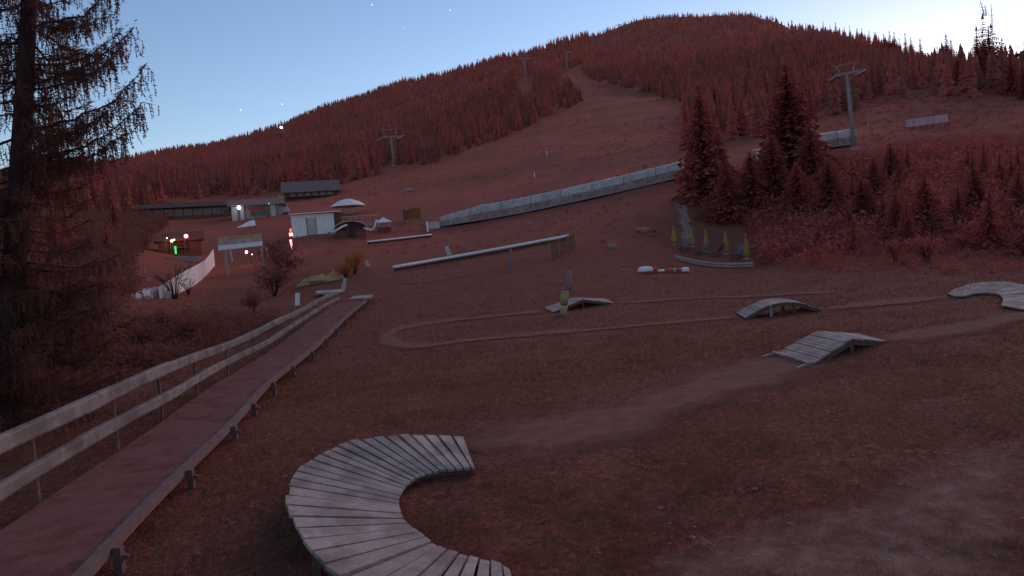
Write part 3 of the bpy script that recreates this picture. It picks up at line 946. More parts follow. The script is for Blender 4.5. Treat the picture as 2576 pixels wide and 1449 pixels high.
# ------------------------------------------------------------------ large near spruce with hanging twigs, left edge
def near_spruce():
    rg = np.random.default_rng(3)
    r = 16.0
    P0, P1 = at(52, 400, r), at(74, 0, r)
    ax = (P1 - P0) / (P1.z - P0.z)
    zg = float(gz(P0.x, P0.y)[0])
    base = P0 + ax * (zg - P0.z); base.z = zg
    root = thing('near_spruce', base, 'big near spruce with drooping branches and hanging twigs at the left edge', 'tree')
    H = 15.5
    axis = lambda z: base + ax * z
    zs_ = np.linspace(-0.4, H, 14)
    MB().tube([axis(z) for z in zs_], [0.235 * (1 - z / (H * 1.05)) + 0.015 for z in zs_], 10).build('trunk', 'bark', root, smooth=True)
    tris = []; TW = []; TL = []

    def limb(z, a, ln, rise, dense=1.0):
        st = axis(z)
        d = Vector((math.cos(a), math.sin(a), 0)); n_ = Vector((-d.y, d.x, 0))
        N = 10
        sag = rg.uniform(.13, .22); tip = rg.uniform(.30, .48)
        wob = rg.normal(size=N + 1) * .03
        pts = []
        for s in range(N + 1):
            t = s / N
            zz = rise * t * ln - sag * ln * math.sin(min(t / .75, 1) * math.pi * .5) + tip * ln * max(0, t - .6) ** 1.5
            pts.append(st + d * (ln * t) + Vector((0, 0, zz)) + n_ * (wob[s] * ln * .6))
        MB().tube(pts, [max(.008, .036 * (1 - s / N) ** .8 * (ln / 2.6)) for s in range(N + 1)], 5).build('limb', 'bark', root)
        P = np.array([tuple(p) for p in pts]); dn = np.array(d); nn = np.array(n_)
        cnt = int(ln * 62 * dense)
        t = rg.uniform(.05, 1.0, cnt) ** .85
        k = np.minimum((t * N).astype(int), N - 1); f = (t * N - k)[:, None]
        p = P[k] * (1 - f) + P[k + 1] * f
        lat = rg.normal(size=cnt) * .23 * (1 - .55 * t)
        p2 = p + nn * lat[:, None] + dn * (np.abs(lat) * .5 + rg.normal(size=cnt) * .05)[:, None]
        p2[:, 2] -= np.abs(lat) * rg.uniform(0, .4, cnt)
        o_ = np.array([0, 0, .008])
        tris.append(np.stack([p + o_, p - o_, p2], 1))
        L = rg.uniform(.08, .56, cnt) ** 1.2 * (1 - .55 * np.maximum(0, t - .5)) * min(1.25, ln / 2.1)
        TW.append(p2); TL.append(L)
        # upturned shoots towards the tip
        c2_ = 16
        t = rg.uniform(.5, 1, c2_); k = np.minimum((t * N).astype(int), N - 1); f = (t * N - k)[:, None]
        p = P[k] * (1 - f) + P[k + 1] * f
        e = dn * rg.uniform(.05, .26, (c2_, 1)) + nn * rg.normal(size=(c2_, 1)) * .13 + np.array([0, 0, 1]) * rg.uniform(-.03, .2, (c2_, 1))
        tris.append(np.stack([p + o_, p - o_, p + e], 1))
        for _ in range(5):
            q = p + e * rg.uniform(.3, 1, (c2_, 1))
            tris.append(np.stack([q, q + [0, 0, .02], q + rg.normal(size=(c2_, 3)) * .045], 1))

    for (v0, tu, tv) in ((70, 350, 5), (165, 300, 118), (60, 240, 70), (215, 312, 128), (232, 325, 170), (330, 400, 240), (345, 300, 330), (402, 395, 312),
                         (300, 230, 330), (420, 210, 405), (140, 180, 150), (260, 200, 270), (20, 200, 20), (380, 330, 385)):
        st = at(62, v0, r); en = at(tu, tv, r)
        ln = (en.x / en.y * st.y - st.x) * rg.uniform(1.0, 1.06)
        a = rg.uniform(-.35, .30)
        limb(st.z - base.z, a, ln / math.cos(a), (en.z - st.z) / ln + .13, 1.1)
    z = 0.8
    while z < H - .5:
        L = 2.9 * (1 - z / H) ** .7 + .3
        for k in range(5 if z > 5 else 8):
            a = rg.uniform(0, 6.283)
            sc = rg.uniform(.55, 1.0)
            if z < 3.9 and math.cos(a) > -.2:
                sc *= .62
            if z > 4.0 and math.cos(a) > .4 and z < 11:
                sc *= .6                       # the long right-hand limbs are placed above
            limb(z + rg.uniform(-.2, .2), a, L * sc, rg.uniform(-.05, .14), .85 if (z < 4 or math.cos(a) < .2) else .5)
        z += 0.46 if z > 3.6 else 0.36
    # hanging twigs with short needles
    TWp = np.concatenate(TW); TLn = np.concatenate(TL); n = len(TWp)
    S = 6
    sway = rg.normal(size=(n, 2)) * (.13 * TLn)[:, None]
    prev = TWp
    for s in range(S):
        t = (s + 1) / S
        q = TWp.copy(); q[:, 2] -= TLn * t; q[:, :2] += sway * t * t
        w_ = rg.normal(size=(n, 3)) * [1, 1, 0]; w_ = w_ / (np.linalg.norm(w_, axis=1, keepdims=True) + 1e-6) * .011
        tris.append(np.stack([prev + w_, prev - w_, q], 1))
        for _ in range(3):
            e = rg.normal(size=(n, 3)) * [1, 1, .5] - [0, 0, .3]
            e = e / np.linalg.norm(e, axis=1, keepdims=True) * rg.uniform(.025, .07, (n, 1)) * np.minimum(1, TLn / .3)[:, None]
            f = rg.random((n, 1)); m_ = prev * (1 - f) + q * f
            tris.append(np.stack([m_, m_ - [0, 0, .022], m_ + e], 1))
        prev = q
    A = np.concatenate(tris).reshape(-1, 3)
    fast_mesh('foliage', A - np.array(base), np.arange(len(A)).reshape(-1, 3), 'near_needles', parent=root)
    print('near spruce twigs', n, 'tris', len(A) // 3)


near_spruce()


# ------------------------------------------------------------------ shrubs
def shrub_proto(seed, mat_name, bare=False):
    rg = np.random.default_rng(seed)
    root = bpy.data.objects.new('shrub', None); COL.objects.link(root)
    m = MB()
    tips = []
    for k in range(13 if not bare else 18):
        a = rg.uniform(0, 6.28); s = rg.uniform(.25, .7)
        p = Vector((math.cos(a) * s * .5, math.sin(a) * s * .5, rg.uniform(.4, .7)))
        q = Vector((math.cos(a) * s, math.sin(a) * s, rg.uniform(.6, 1.05)))
        m.tube([(0, 0, -.1), p, q], [.02, .013, .006] if not bare else [.014, .010, .004], 4)
        tips += [p, q]
        if bare:
            for _ in range(3):
                e = q + Vector((rg.normal() * .16, rg.normal() * .16, rg.uniform(.0, .22)))
                m.tube([lerp(p, q, rg.random()), e], [.006, .003], 3)
    m.build('branches', 'bark', root)
    if not bare:
        n = 900
        c = np.array([tips[i] for i in rg.integers(0, len(tips), n)]) + rg.normal(size=(n, 3)) * [.16, .16, .13]
        c[:, 2] = np.abs(c[:, 2])
        d1 = rg.normal(size=(n, 3)) * .055; d2 = rg.normal(size=(n, 3)) * .055
        V = np.stack([c, c + d1, c + d2], 1).reshape(-1, 3)
        fast_mesh('foliage', V, np.arange(3 * n).reshape(-1, 3), mat_name, parent=root)
    return root


SHR = {'bank': shrub_proto(35, 'bank_shrub'), 'bank2': shrub_proto(36, 'bank_shrub'), 'dark': shrub_proto(31, 'shrub'), 'dark2': shrub_proto(32, 'shrub'), 'autumn': shrub_proto(33, 'autumn_shrub'), 'bare': shrub_proto(34, 'bark', True)}
_su = set()


def put_shrub(kind, p, s, label, group=None, flat=1.0):
    o = SHR[kind] if kind not in _su else copy_tree(SHR[kind])
    _su.add(kind)
    o.location = p; o.scale = (s, s, s * flat); o.rotation_euler = (0, 0, random.uniform(0, 6.28))
    tag(o, label, 'shrub', group)


for i in range(30):
    u = rr_.uniform(-40, 640); v = rr_.uniform(770, 960)
    if v > 1045 - 0.36 * u or (u > 280 and v < 830):
        continue
    put_shrub(rr_.choice(['bank', 'bank2']), hit(u, v), rr_.uniform(.6, 1.1) if u > 280 else rr_.uniform(.8, 1.6), 'dark leafy shrub on the bank behind the guard rails', 'shrubs on the bank behind the guard rails')
for i in range(16):
    u = rr_.uniform(1960, 2640); v = rr_.uniform(540, 660)
    put_shrub(rr_.choice(['dark', 'dark2']), hit(u, v), rr_.uniform(.7, 1.2), 'dark low shrub below the young spruces at the right', 'shrubs at the foot of the right-hand slope')
put_shrub('bare', hit(440, 752), 2.0, 'bare branching bush in front of the white fence')
put_shrub('bare', hit(475, 742), 1.1, 'small bare bush beside the white fence')
put_shrub('autumn', hit(893, 690), 1.5, 'orange autumn shrub behind the crumpled yellow sheet')
put_shrub('autumn', hit(870, 700), 1.0, 'low orange shrub next to the crumpled yellow sheet')
for (u, v, s) in ((692, 745, 1.9), (712, 705, 2.3), (700, 668, 2.2), (640, 785, 1.0)):
    put_shrub('bank', hit(u, v), s, 'dark bush between the gateway and the yellow sheet', 'bushes beside the gateway')


# ------------------------------------------------------------------ far forest (one mass)
def inside(px, poly):
    x, y = px
    ok = np.zeros(len(x), bool)
    for a in range(len(poly)):
        (ax, ay), (bx, by) = poly[a], poly[(a + 1) % len(poly)]
        ok ^= ((ay > y) != (by > y)) & (x < (bx - ax) * (y - ay) / (by - ay + 1e-9) + ax)
    return ok


N = 34000
th = RNG.uniform(-0.80, 0.80, N); r = np.sqrt(RNG.uniform(130 ** 2, 1420 ** 2, N))
th = np.r_[th, RNG.uniform(-0.80, 0.80, 5000)]; r = np.r_[r, np.sqrt(RNG.uniform(130 ** 2, 520 ** 2, 5000))]
rmax = np.interp(th, _skt[:, 0], _skt[:, 1])
keep = r < rmax * 1.12
th, r = th[keep], r[keep]
x, y = r * np.sin(th), r * np.cos(th); z = gz(x, y)
pu, pv = project(x, y, z)
MEADOW = [(690, 498), (860, 472), (1000, 430), (1120, 402), (1290, 335), (1470, 255), (1405, 205), (1420, 168), (1445, 168), (1500, 205),
          (1640, 238), (1715, 262), (1725, 420), (1790, 520), (1790, 900), (300, 900), (340, 540)]
RIGHT = [(2120, 305), (2190, 262), (2290, 240), (2430, 250), (2470, 330), (2700, 330), (2700, 900), (1780, 900), (1780, 470), (1900, 400), (2060, 350)]
low = np.interp(pu, [-400, 340, 420, 700, 860, 1000, 1760, 1900, 2050, 2600], [560, 560, 505, 488, 466, 424, 400, 350, 300, 245])
keep = ~inside((pu, pv), MEADOW) & ~inside((pu, pv), RIGHT) & (pv < low)
for (tu, tb, tw, dn) in ((1322, 197, 20, 52), (1427, 173, 16, 46), (992, 418, 22, 60), (708, 323, 12, 22)):      # clearings round the lift towers
    keep &= ~((np.abs(pu - tu) < tw) & (pv > tb - 3) & (pv < tb + dn))
x, y, z, pu, pv = x[keep], y[keep], z[keep], pu[keep], pv[keep]
hh = RNG.uniform(7, 13, len(x)) * np.where(np.hypot(x, y) < 480, .7, 1.0)
far_ = np.hypot(x, y) > 650
hh = np.where(far_ & (pu > 1480) & (pu < 1990), RNG.uniform(3.5, 7.5, len(x)), hh)
hh = np.where(far_ & (pu < 1150), hh * .8, hh)
ww = hh * RNG.uniform(.17, .25, len(x))
n = len(x)
def tier_mesh(sel, tiers, K, star):
    xs, ys, zz, hs, ws = x[sel], y[sel], z[sel], hh[sel], ww[sel]
    n = len(xs); VV = []
    for ti, (zb, zt, wf) in enumerate(tiers):
        ang = np.linspace(0, 2 * np.pi, K, endpoint=False)[None] + RNG.uniform(0, 6.28, (n, 1)) + RNG.uniform(-.25, .25, (n, K))
        rad_ = ws[:, None] * wf * np.where(np.arange(K) % 2 == 0, 1.0, star)[None] * RNG.uniform(.65, 1.3, (n, K))
        ring = np.stack([xs[:, None] + rad_ * np.cos(ang), ys[:, None] + rad_ * np.sin(ang), zz[:, None] + hs[:, None] * (zb + RNG.uniform(-.04, .04, (n, K)))], -1)
        apex = np.stack([xs, ys, zz + hs * zt], -1)[:, None]
        VV.append(np.concatenate([ring, apex], 1))
    VV = np.stack(VV, 1)
    bi = np.arange(n * len(tiers))[:, None, None] * (K + 1); kk = np.arange(K)
    tri = np.stack([kk, (kk + 1) % K, np.full(K, K)], -1)[None]
    return VV.reshape(-1, 3), (bi + tri).reshape(-1, 3)


nearf = np.hypot(x, y) < 480
V1, T1 = tier_mesh(~nearf, [(0.02, .38, 1.0), (.26, .62, .78), (.48, .84, .52), (.70, 1.0, .30)], 8, .6)
V2, T2 = tier_mesh(nearf, [(.0 + .085 * k, min(1.0, .20 + .085 * k), (1 - k / 11) ** .8) for k in range(11)], 12, .45)
VV = np.concatenate([V1, V2]); TT = np.concatenate([T1, T2 + len(V1)])
forest = fast_mesh('forest', VV.reshape(-1, 3), TT, 'forest_needles')
forest['kind'] = 'stuff'
tag(forest, 'dense dark conifer forest covering the mountainside', 'forest')
print('forest trees', n)
del VV, TT

# ------------------------------------------------------------------ helpers for things seen front-on
def frame(u, v, r=None):
    """foot point, unit vectors right and away, metres per picture-grid pixel"""
    p = hit(u, v) if r is None else at(u, v, r)
    q = Vector((p.x, p.y, 0)); d = q.normalized()
    return p, Vector((d.y, -d.x, 0)), d, q.length / FPX


ZZ = Vector((0, 0, 1))


def obox(m, p, X, Y, x0, x1, y0, y1, z0, z1):
    c = p + X * ((x0 + x1) / 2) + Y * ((y0 + y1) / 2) + ZZ * ((z0 + z1) / 2)
    return m.box(c, ((x1 - x0) / 2, (y1 - y0) / 2, (z1 - z0) / 2), ax=(X, Y, ZZ))


def part(name, mat_name, root, p, X, Y, *dims):
    return obox(MB(), p, X, Y, *dims).build(name, mat_name, root)


def gable(m, p, X, Y, x0, x1, y0, y1, ze, zr, ov=0.3, t=0.15):
    """saddle roof, ridge along X"""
    ym = (y0 + y1) / 2
    P = lambda x, y, z: p + X * x + Y * y + ZZ * z
    for (ya, yb) in ((y0 - ov, ym), (y1 + ov, ym)):
        k = ze - ov * (zr - ze) / (ym - y0)
        m.slab([P(x0 - ov, ya, k), P(x1 + ov, ya, k), P(x1 + ov, yb, zr), P(x0 - ov, yb, zr)], t)
    return m


def window(root, p, X, Y, x, z, w, h, y=-0.0, lit=None):
    f = part('window', 'grey', root, p, X, Y, x - w / 2 - .08, x + w / 2 + .08, y - .06, y + .02, z - .08, z + h + .08)
    part('pane', lit or 'glass', f, p, X, Y, x - w / 2, x + w / 2, y - .075, y - .061, z, z + h)


# ------------------------------------------------------------------ covered conveyor tunnels
def tunnel(px, nseg, label, Wd=1.05, H=2.05):
    H0 = [hit(u, v) for (u, v) in px]
    fit = np.polyfit([u for u, v in px], [rdist(q) for q in H0], 1)
    P = smooth_line([at(u, v, float(np.polyval(fit, u))) for (u, v) in px], 0.8)
    d = np.r_[0, np.cumsum([(P[k + 1] - P[k]).length for k in range(len(P) - 1)])]

    def at_s(s):
        t = s * d[-1]; k = min(int(np.searchsorted(d, t, 'right')) - 1, len(P) - 2)
        return lerp(P[k], P[k + 1], (t - d[k]) / (d[k + 1] - d[k]))
    root = thing('covered_conveyor', P[0], label, 'conveyor')
    prof = []
    for k in range(9):
        a = math.pi * k / 8
        prof.append((Wd * math.cos(a), 0.95 + (H - 0.95) * math.sin(a)))
    full = prof
    for g in range(nseg):
        A, B = at_s(g / nseg), at_s((g + 1) / nseg)
        ts = min(1.0, .62 + .38 * g / 4.0) if nseg > 10 else 1.0
        tb_ = min(1.0, .62 + .38 * (g + 1) / 4.0) if nseg > 10 else 1.0
        prof = [(x * (.8 + .2 * ts), z * ts) for (x, z) in full]
        profb = [(x * (.8 + .2 * tb_), z * tb_) for (x, z) in full]
        wz, wzb = 1.03 * ts, 1.03 * tb_
        dr = (B - A).normalized(); X = Vector((dr.y, -dr.x, 0)).normalized()
        sc = 1.0
        A2, B2 = A + dr * 0.04, B - dr * 0.04
        m = MB()
        vs = [q + X * (x * sc) + ZZ * (z + .1) for q, pf in ((A2, prof), (B2, profb)) for (x, z) in pf] + [q + X * (x * .96) + ZZ * (z * .97 + .1) for q, pf in ((A2, prof), (B2, profb)) for (x, z) in pf]
        fs = []
        for k in range(8):
            fs.append((k, k + 1, k + 10, k + 9)); fs.append((k + 18, k + 27, k + 28, k + 19))
        fs += [(0, 9, 27, 18), (8, 26, 35, 17)]
        m.add(vs, fs).build('canopy_panel', 'canopy', root)
        for s in (-1, 1):
            m = MB()
            a = [A2 + X * (Wd * s) + ZZ * wz, B2 + X * (Wd * s) + ZZ * wzb, B2 + X * (Wd * s) + ZZ * .22, A2 + X * (Wd * s) + ZZ * .22]
            m.add(a + [q - X * (.03 * s) for q in a], [(0, 1, 2, 3), (7, 6, 5, 4), (0, 4, 5, 1), (2, 6, 7, 3)])
            m.build('window_panel', 'window_film', root)
        hp = [A + X * (x * 1.02) + ZZ * (z * 1.01 + .1) for (x, z) in prof]
        MB().tube([A + X * (Wd * 1.02) + ZZ * .1] + hp + [A - X * (Wd * 1.02) + ZZ * .1], 0.06, 5).build('hoop', 'offwhite' if g % 3 else 'steel', root)
    for s in (-1, 1):
        m = MB()
        for k in range(len(P) - 1):
            X = (P[k + 1] - P[k]).normalized(); X = Vector((X.y, -X.x, 0))
            m.bar(P[k] + X * (s * Wd) + ZZ * .12, P[k + 1] + X * (s * Wd) + ZZ * .12, .12, .2)
        m.build('base_frame', 'steel', root)
    m = MB()
    for k in range(len(P) - 1):
        X = (P[k + 1] - P[k]).normalized(); X = Vector((X.y, -X.x, 0))
        m.slab([P[k] - X * .4 + ZZ * .2, P[k + 1] - X * .4 + ZZ * .2, P[k + 1] + X * .4 + ZZ * .2, P[k] + X * .4 + ZZ * .2], .05)
    m.build('belt', 'dark', root)
    return root


tunnel([(1112, 570), (1250, 549), (1380, 524), (1549, 487), (1640, 466), (1738, 443)], 24, 'long grey arched conveyor tunnel climbing the slope in the middle')
tunnel([(2030, 384), (2090, 373), (2152, 365)], 5, 'short stretch of grey conveyor tunnel at the foot of the leaning tower')


# ------------------------------------------------------------------ lift towers
def tower(u, vb, vt, r, lean, arm, label, top_frame=True, size=1.0, sheave_tilt=0.35):
    p, X, Y, s = frame(u, vb)
    s = rdist(p) / FPX
    H = (vb - vt) * s
    root = thing('lift_tower', p, label, 'lift tower')
    ax = (ZZ + X * math.tan(lean)).normalized()
    top = p + ax * H
    w = H * 0.022 * size
    MB().tube([p - ZZ * .8, p + ax * H * .5, top], [w * 1.5, w * 1.15, w * .85], 10).build('mast', 'steel', root, smooth=True)
    MB().lathe(p - ZZ * .3, [(w * 3, 0), (w * 3, .5), (w * 1.6, .6)], 10).build('footing', 'grey', root)
    A = arm * s
    hx = (X * math.cos(lean) - ZZ * math.sin(lean)).normalized()
    MB().bar(top - hx * A, top + hx * A, w * 1.3, w * 1.5).build('crossarm', 'steel', root)
    for sd in (-1, 1):
        c = top + hx * (A * sd) - ax * w
        dr = (Y * .8 + hx * .55 * 1 + ZZ * sheave_tilt).normalized()
        q = MB().bar(c - dr * (A * .75), c + dr * (A * .75), w * 1.0, w * 1.2).build('sheave_train', 'steel', root)
        for k in range(-2, 3):
            cc = c + dr * (A * .3 * k) - ax * w * .9
            n_ = dr.cross(ax).normalized()
            MB().tube([cc - n_ * w * .35, cc + n_ * w * .35], w * .75, 10).build('wheel', 'dark', q)
    if top_frame:
        t2 = top + ax * (A * .75)
        for sd in (-.45, .45):
            MB().bar(top + hx * (A * sd), t2 + hx * (A * sd * 1.6), w * .7, w * .7).build('lifting_frame_post', 'steel', root)
        MB().bar(t2 - hx * A * .85, t2 + hx * A * .85, w * .7, w * .7).build('lifting_frame_beam', 'steel', root)
    mm = MB()
    for k in range(int(H / .6)):
        c = p + ax * (k * .6 + .5) + hx * (w * 1.6)
        mm.bar(c - Y * .2, c + Y * .2, .04, .04)
    mm.bar(p + hx * w * 1.8, top + hx * w * 1.4, .05, .05)
    mm.build('ladder', 'steel', root)
    return top


tower(2149, 376, 206, None, math.radians(-2.5), 27, 'tall pale lift tower leaning left at the right, beside the short conveyor tunnel', True, 0.95)
tower(992, 418, 346, None, math.radians(-2.0), 24, 'pale lift tower standing at the forest edge left of the piste', True, 1.5)
tower(1322, 197, 149, None, math.radians(-1.5), 13, 'distant lift tower at the top of the piste, left one of two', True, 1.5)
tower(1427, 173, 132, None, math.radians(0), 9, 'distant lift tower at the top of the piste, right one of two', False, 1.4)
tower(1556, 77, 63, None, 0, 5, 'tiny lift tower on the skyline left of the summit', False, 1.6)

# cabins on a cable at the far right
cA, cB = at(2500, 131, 230), at(2640, 88, 230)
cab = MB().tube([lerp(cA, cB, k / 10) - ZZ * (0.5 * math.sin(math.pi * k / 10)) for k in range(11)], 0.035, 4).build('lift_cable', 'dark')
tag(cab, 'thin dark haul cable crossing the bright sky at the far right', 'cable')
for (u, v, lb) in ((2543, 143, 'dark lift chair on the cable nearest the spindly spruce'), (2559, 139, 'dark lift chair hanging in the middle of the cable at the far right'), (2575, 131, 'dark lift chair cut by the right picture edge')):
    p, X, Y, s = frame(u, v, 230)
    root = thing('lift_chair', p, lb, 'lift chair', 'chairs on the far right cable')
    m = MB(); m.lathe(p, [(.30, -.45), (.62, -.35), (.68, 0), (.55, .3), (.2, .42)], 10, 1.0, 1.3); m.build('cabin', 'dark', root, smooth=True)
    MB().tube([p + ZZ * .35, p + ZZ * 1.6 + X * .1, p + ZZ * 3.0], .05, 5).build('hanger', 'dark', root)

# ------------------------------------------------------------------ parasols, loungers, terrace
YU = [(1697, 574, 611, 'leftmost closed yellow parasol of the five on the terrace'), (1742, 578, 616, 'second closed yellow parasol from the left, beside the pale strip'),
      (1778, 583, 628, 'middle closed yellow parasol of the row of five'), (1827, 588, 634, 'fourth closed yellow parasol from the left'),
      (1879, 597, 646, 'rightmost closed yellow parasol, nearest of the five')]
proto_u = None
for (u, vt, vb, lb) in YU:
    p, X, Y, s = frame(u, vb + 6)
    Hc = (vb - vt) * s
    root = thing('closed_parasol', p, lb, 'parasol', 'closed yellow parasols on the terrace')
    m = MB(); z0 = 0.28
    N_ = 14
    prof = [(.05, z0 - .02), (.26, z0), (.27, z0 + .12), (.22, z0 + Hc * .35), (.13, z0 + Hc * .7), (.05, z0 + Hc * .95), (.015, z0 + Hc)]
    o = len(m.v)
    for (r_, z_) in prof:
        for k in range(N_):
            a = 6.2832 * k / N_; rr2 = r_ * (1.0 if k % 2 else .68)
            m.v.append(tuple(p + Vector((rr2 * math.cos(a), rr2 * math.sin(a), z_))))
    for i_ in range(len(prof) - 1):
        for k in range(N_):
            k2 = (k + 1) % N_
            m.f.append((o + i_ * N_ + k, o + i_ * N_ + k2, o + (i_ + 1) * N_ + k2, o + (i_ + 1) * N_ + k))
    cv = m.build('canopy', 'yellow_cloth', root)
    MB().tube([p + ZZ * (z0 + Hc * .28), p + ZZ * (z0 + Hc * .33)], .21, 10).build('strap', 'olive_cloth', cv)
    MB().tube([p - ZZ * .2, p + ZZ * (z0 + Hc + .08)], .025, 6).build('pole', 'offwhite', root)
    MB().lathe(p - ZZ * .03, [(.3, 0), (.3, .07), (.06, .12)], 10).build('base', 'grey', root)


def lounger(u, v, rz, lb):
    p, X, Y, s = frame(u, v)
    ca, sa = math.cos(rz), math.sin(rz)
    A = X * ca + Y * sa; B = -X * sa + Y * ca
    root = thing('deck_chair', p, lb, 'deck chair', 'deck chairs on the terrace')
    P = lambda x, y, z: p + A * x + B * y + ZZ * z
    MB().slab([P(-.5, -.3, .35), P(.25, -.3, .30), P(.25, .3, .30), P(-.5, .3, .35)], .03).build('seat', 'chair_cloth', root)
    MB().slab([P(.25, -.3, .30), P(.75, -.3, 1.0), P(.75, .3, 1.0), P(.25, .3, .30)], .03).build('backrest', 'chair_cloth', root)
    for y in (-.32, .32):
        MB().bar(P(-.5, y, .36), P(.35, y, 0), .04, .04).build('leg', 'post', root)
        MB().bar(P(.55, y, .72), P(-.2, y, 0), .04, .04).build('leg', 'post', root)


lounger(1763, 640, .6, 'pale deck chair between the second and third parasols')
lounger(1800, 644, -.4, 'pale deck chair between the third and fourth parasols')
lounger(1852, 650, .9, 'pale deck chair tipped between the last two parasols')
lounger(1722, 632, 1.2, 'dim deck chair below the leftmost parasols')

a, b = hit(1700, 652), hit(1896, 672)
wl = thing('terrace_edge', lerp(a, b, .5), 'low pale timber edge below the row of yellow parasols', 'edging')
n_ = 6
for k in range(n_):
    A, B = lerp(a, b, k / n_), lerp(a, b, (k + .985) / n_)
    A = on(A.x, A.y); B = on(B.x, B.y)
    for q in range(2):
        MB().tube([A + ZZ * (.08 + .17 * q), B + ZZ * (.08 + .17 * q)], .095, 8).build('log', 'grey', wl)

# ------------------------------------------------------------------ red and white inflatable barrier
segs = [(1606, 1642, 'white', 1.0), (1642, 1654, 'red_paint', .9), (1654, 1672, 'white', .55), (1672, 1690, 'red_paint', .7), (1690, 1704, 'olive_cloth', .75), (1704, 1713, 'red_paint', .8), (1713, 1734, 'white', .9)]
p0, X, Y, s = frame(1670, 686)
root = thing('crash_mat_row', p0, 'low row of slumped red and white padded mats lying on the grass', 'crash mats')
for (u0, u1, mt_, hf) in segs:
    c = hit((u0 + u1) / 2, 686 + (hash(mt_) % 1))
    w = (u1 - u0) * s / 2
    m = MB()
    m.lathe(Vector((0, 0, 0)), [(.55, 0), (1.0, .12), (1.0, .6), (.75, .92), (.3, 1.0)], 12)
    m.v = [tuple(c + X * (a_ * w * 1.02) + Y * (b_ * .32) + ZZ * (c_ * .42 * hf)) for (a_, b_, c_) in m.v]
    m.build('mat', mt_, root, smooth=True)
    m = MB(); obox(m, c, X, Y, -w, w, -.36, -.30, .0, .10).build('skirt', 'red_paint', root)

# ------------------------------------------------------------------ bollard, posts
p, X, Y, s = frame(1417, 793)
root = thing('padded_bollard', p, 'green and yellow padded bollard in front of the small peaked ramp', 'bollard')
H = 60 * s
lx = X * math.tan(math.radians(8))
for nm, z0, z1, r_, mt_ in (('lower_pad', 0, .42, .155, 'olive_cloth'), ('strap', .42, .47, .14, 'dark'), ('upper_pad', .47, .93, .165, 'green_paint'), ('cap', .93, 1.0, .16, 'grey')):
    MB().tube([p + (ZZ + lx) * (H * z0), p + (ZZ + lx) * (H * (z0 + z1) / 2), p + (ZZ + lx) * (H * z1)], [r_ * .95, r_, r_ * .97], 16).build(nm, mt_, root, smooth=True)
p, X, Y, s = frame(1434, 728)
root = thing('padded_post', p, 'violet padded post standing beyond the small peaked ramp', 'post')
H = 46 * s
MB().tube([p - ZZ * .1, p + ZZ * H * .5, p + ZZ * H], [.12, .13, .12], 14).build('pad', 'violet_paint', root, smooth=True)
MB().tube([p + ZZ * H, p + ZZ * (H + .05)], [.13, .10], 14).build('cap', 'violet_paint', root)
p, X, Y, s = frame(1282, 672)
root = thing('marker_post', p, 'thin bluish marker post below the long white rail', 'post')
MB().tube([p - ZZ * .1, p + ZZ * .55 + X * .08, p + ZZ * 1.15 + X * .16], [.07, .07, .06], 8).build('shaft', 'blue_paint', root)
MB().tube([p + ZZ * 1.15 + X * .16, p + ZZ * 1.25 + X * .17], [.075, .05], 8).build('cap', 'olive_cloth', root)


# ------------------------------------------------------------------ white rails across the slope
def low_rail(px, label, h, rad_, nm='white_rail'):
    L = smooth_line([hit(u, v, h) for (u, v) in px], 1.2)
    root = thing(nm, on(L[0].x, L[0].y), label, 'rail')
    MB().tube(L, rad_, 8).build('bar', 'white', root, smooth=True)
    for k in range(1, len(L), 3):
        MB().bar(on(L[k].x, L[k].y, -.15), L[k] - ZZ * rad_ * .5, .08, .08).build('post', 'post', root)
    m = MB()
    for k in range(len(L) - 1):
        m.bar(L[k] - ZZ * (rad_ + .12), L[k + 1] - ZZ * (rad_ + .12), .05, .2)
    m.build('kick_board', 'dark', root)


low_rail([(990, 672), (1130, 648), (1280, 621), (1430, 593)], 'long straight white rail slanting across the slope in the centre', .38, .12)
low_rail([(925, 608), (1000, 600), (1085, 590)], 'shorter faint white rail above and left of the long one', .5, .09)
p, X, Y, s = frame(1130, 645)
root = thing('sign', p, 'small pale leaning board behind the long white rail', 'sign')
MB().slab([p + X * -.2 + ZZ * .1, p + X * .25 + ZZ * .1, p + X * -.0 + ZZ * .95 + Y * .15, p + X * -.35 + ZZ * .95 + Y * .15], .04).build('board', 'offwhite', root)
MB().bar(p + Y * .3, p + ZZ * .8 + Y * .12, .05, .05).build('prop', 'post', root)
# safety net right of the long rail
a, b = hit(1385, 656), hit(1448, 626)
root = thing('safety_net', a, 'brownish safety net hung between posts right of the long white rail', 'net')
hN = 1.25
for k in range(4):
    q = lerp(a, b, k / 3); q = on(q.x, q.y, -.1)
    MB().tube([q, q + ZZ * (hN + .2)], .035, 6).build('post', 'yellow_cloth', root)
m = MB()
for k in range(25):
    q = lerp(a, b, k / 24); q = on(q.x, q.y)
    m.bar(q + ZZ * .05, q + ZZ * hN, .03, .03)
for k in range(11):
    zz_ = .08 + (hN - .1) * k / 10
    q0, q1 = on(a.x, a.y) + ZZ * zz_, on(b.x, b.y) + ZZ * zz_
    m.bar(q0, q1, .03, .03)
m.build('mesh', 'stringer', root)
# arched hose
root = thing('hose', hit(1212, 524), 'thin arched hose rising behind the conveyor tunnel', 'hose')
L = smooth_line([hit(1150, 500) + ZZ * .1, at(1165, 488, rdist(hit(1212, 524))), at(1192, 491, rdist(hit(1212, 524))), at(1207, 508, rdist(hit(1212, 524))), hit(1212, 524)], .4)
MB().tube(L, .06, 6).build('tube', 'grey', root)
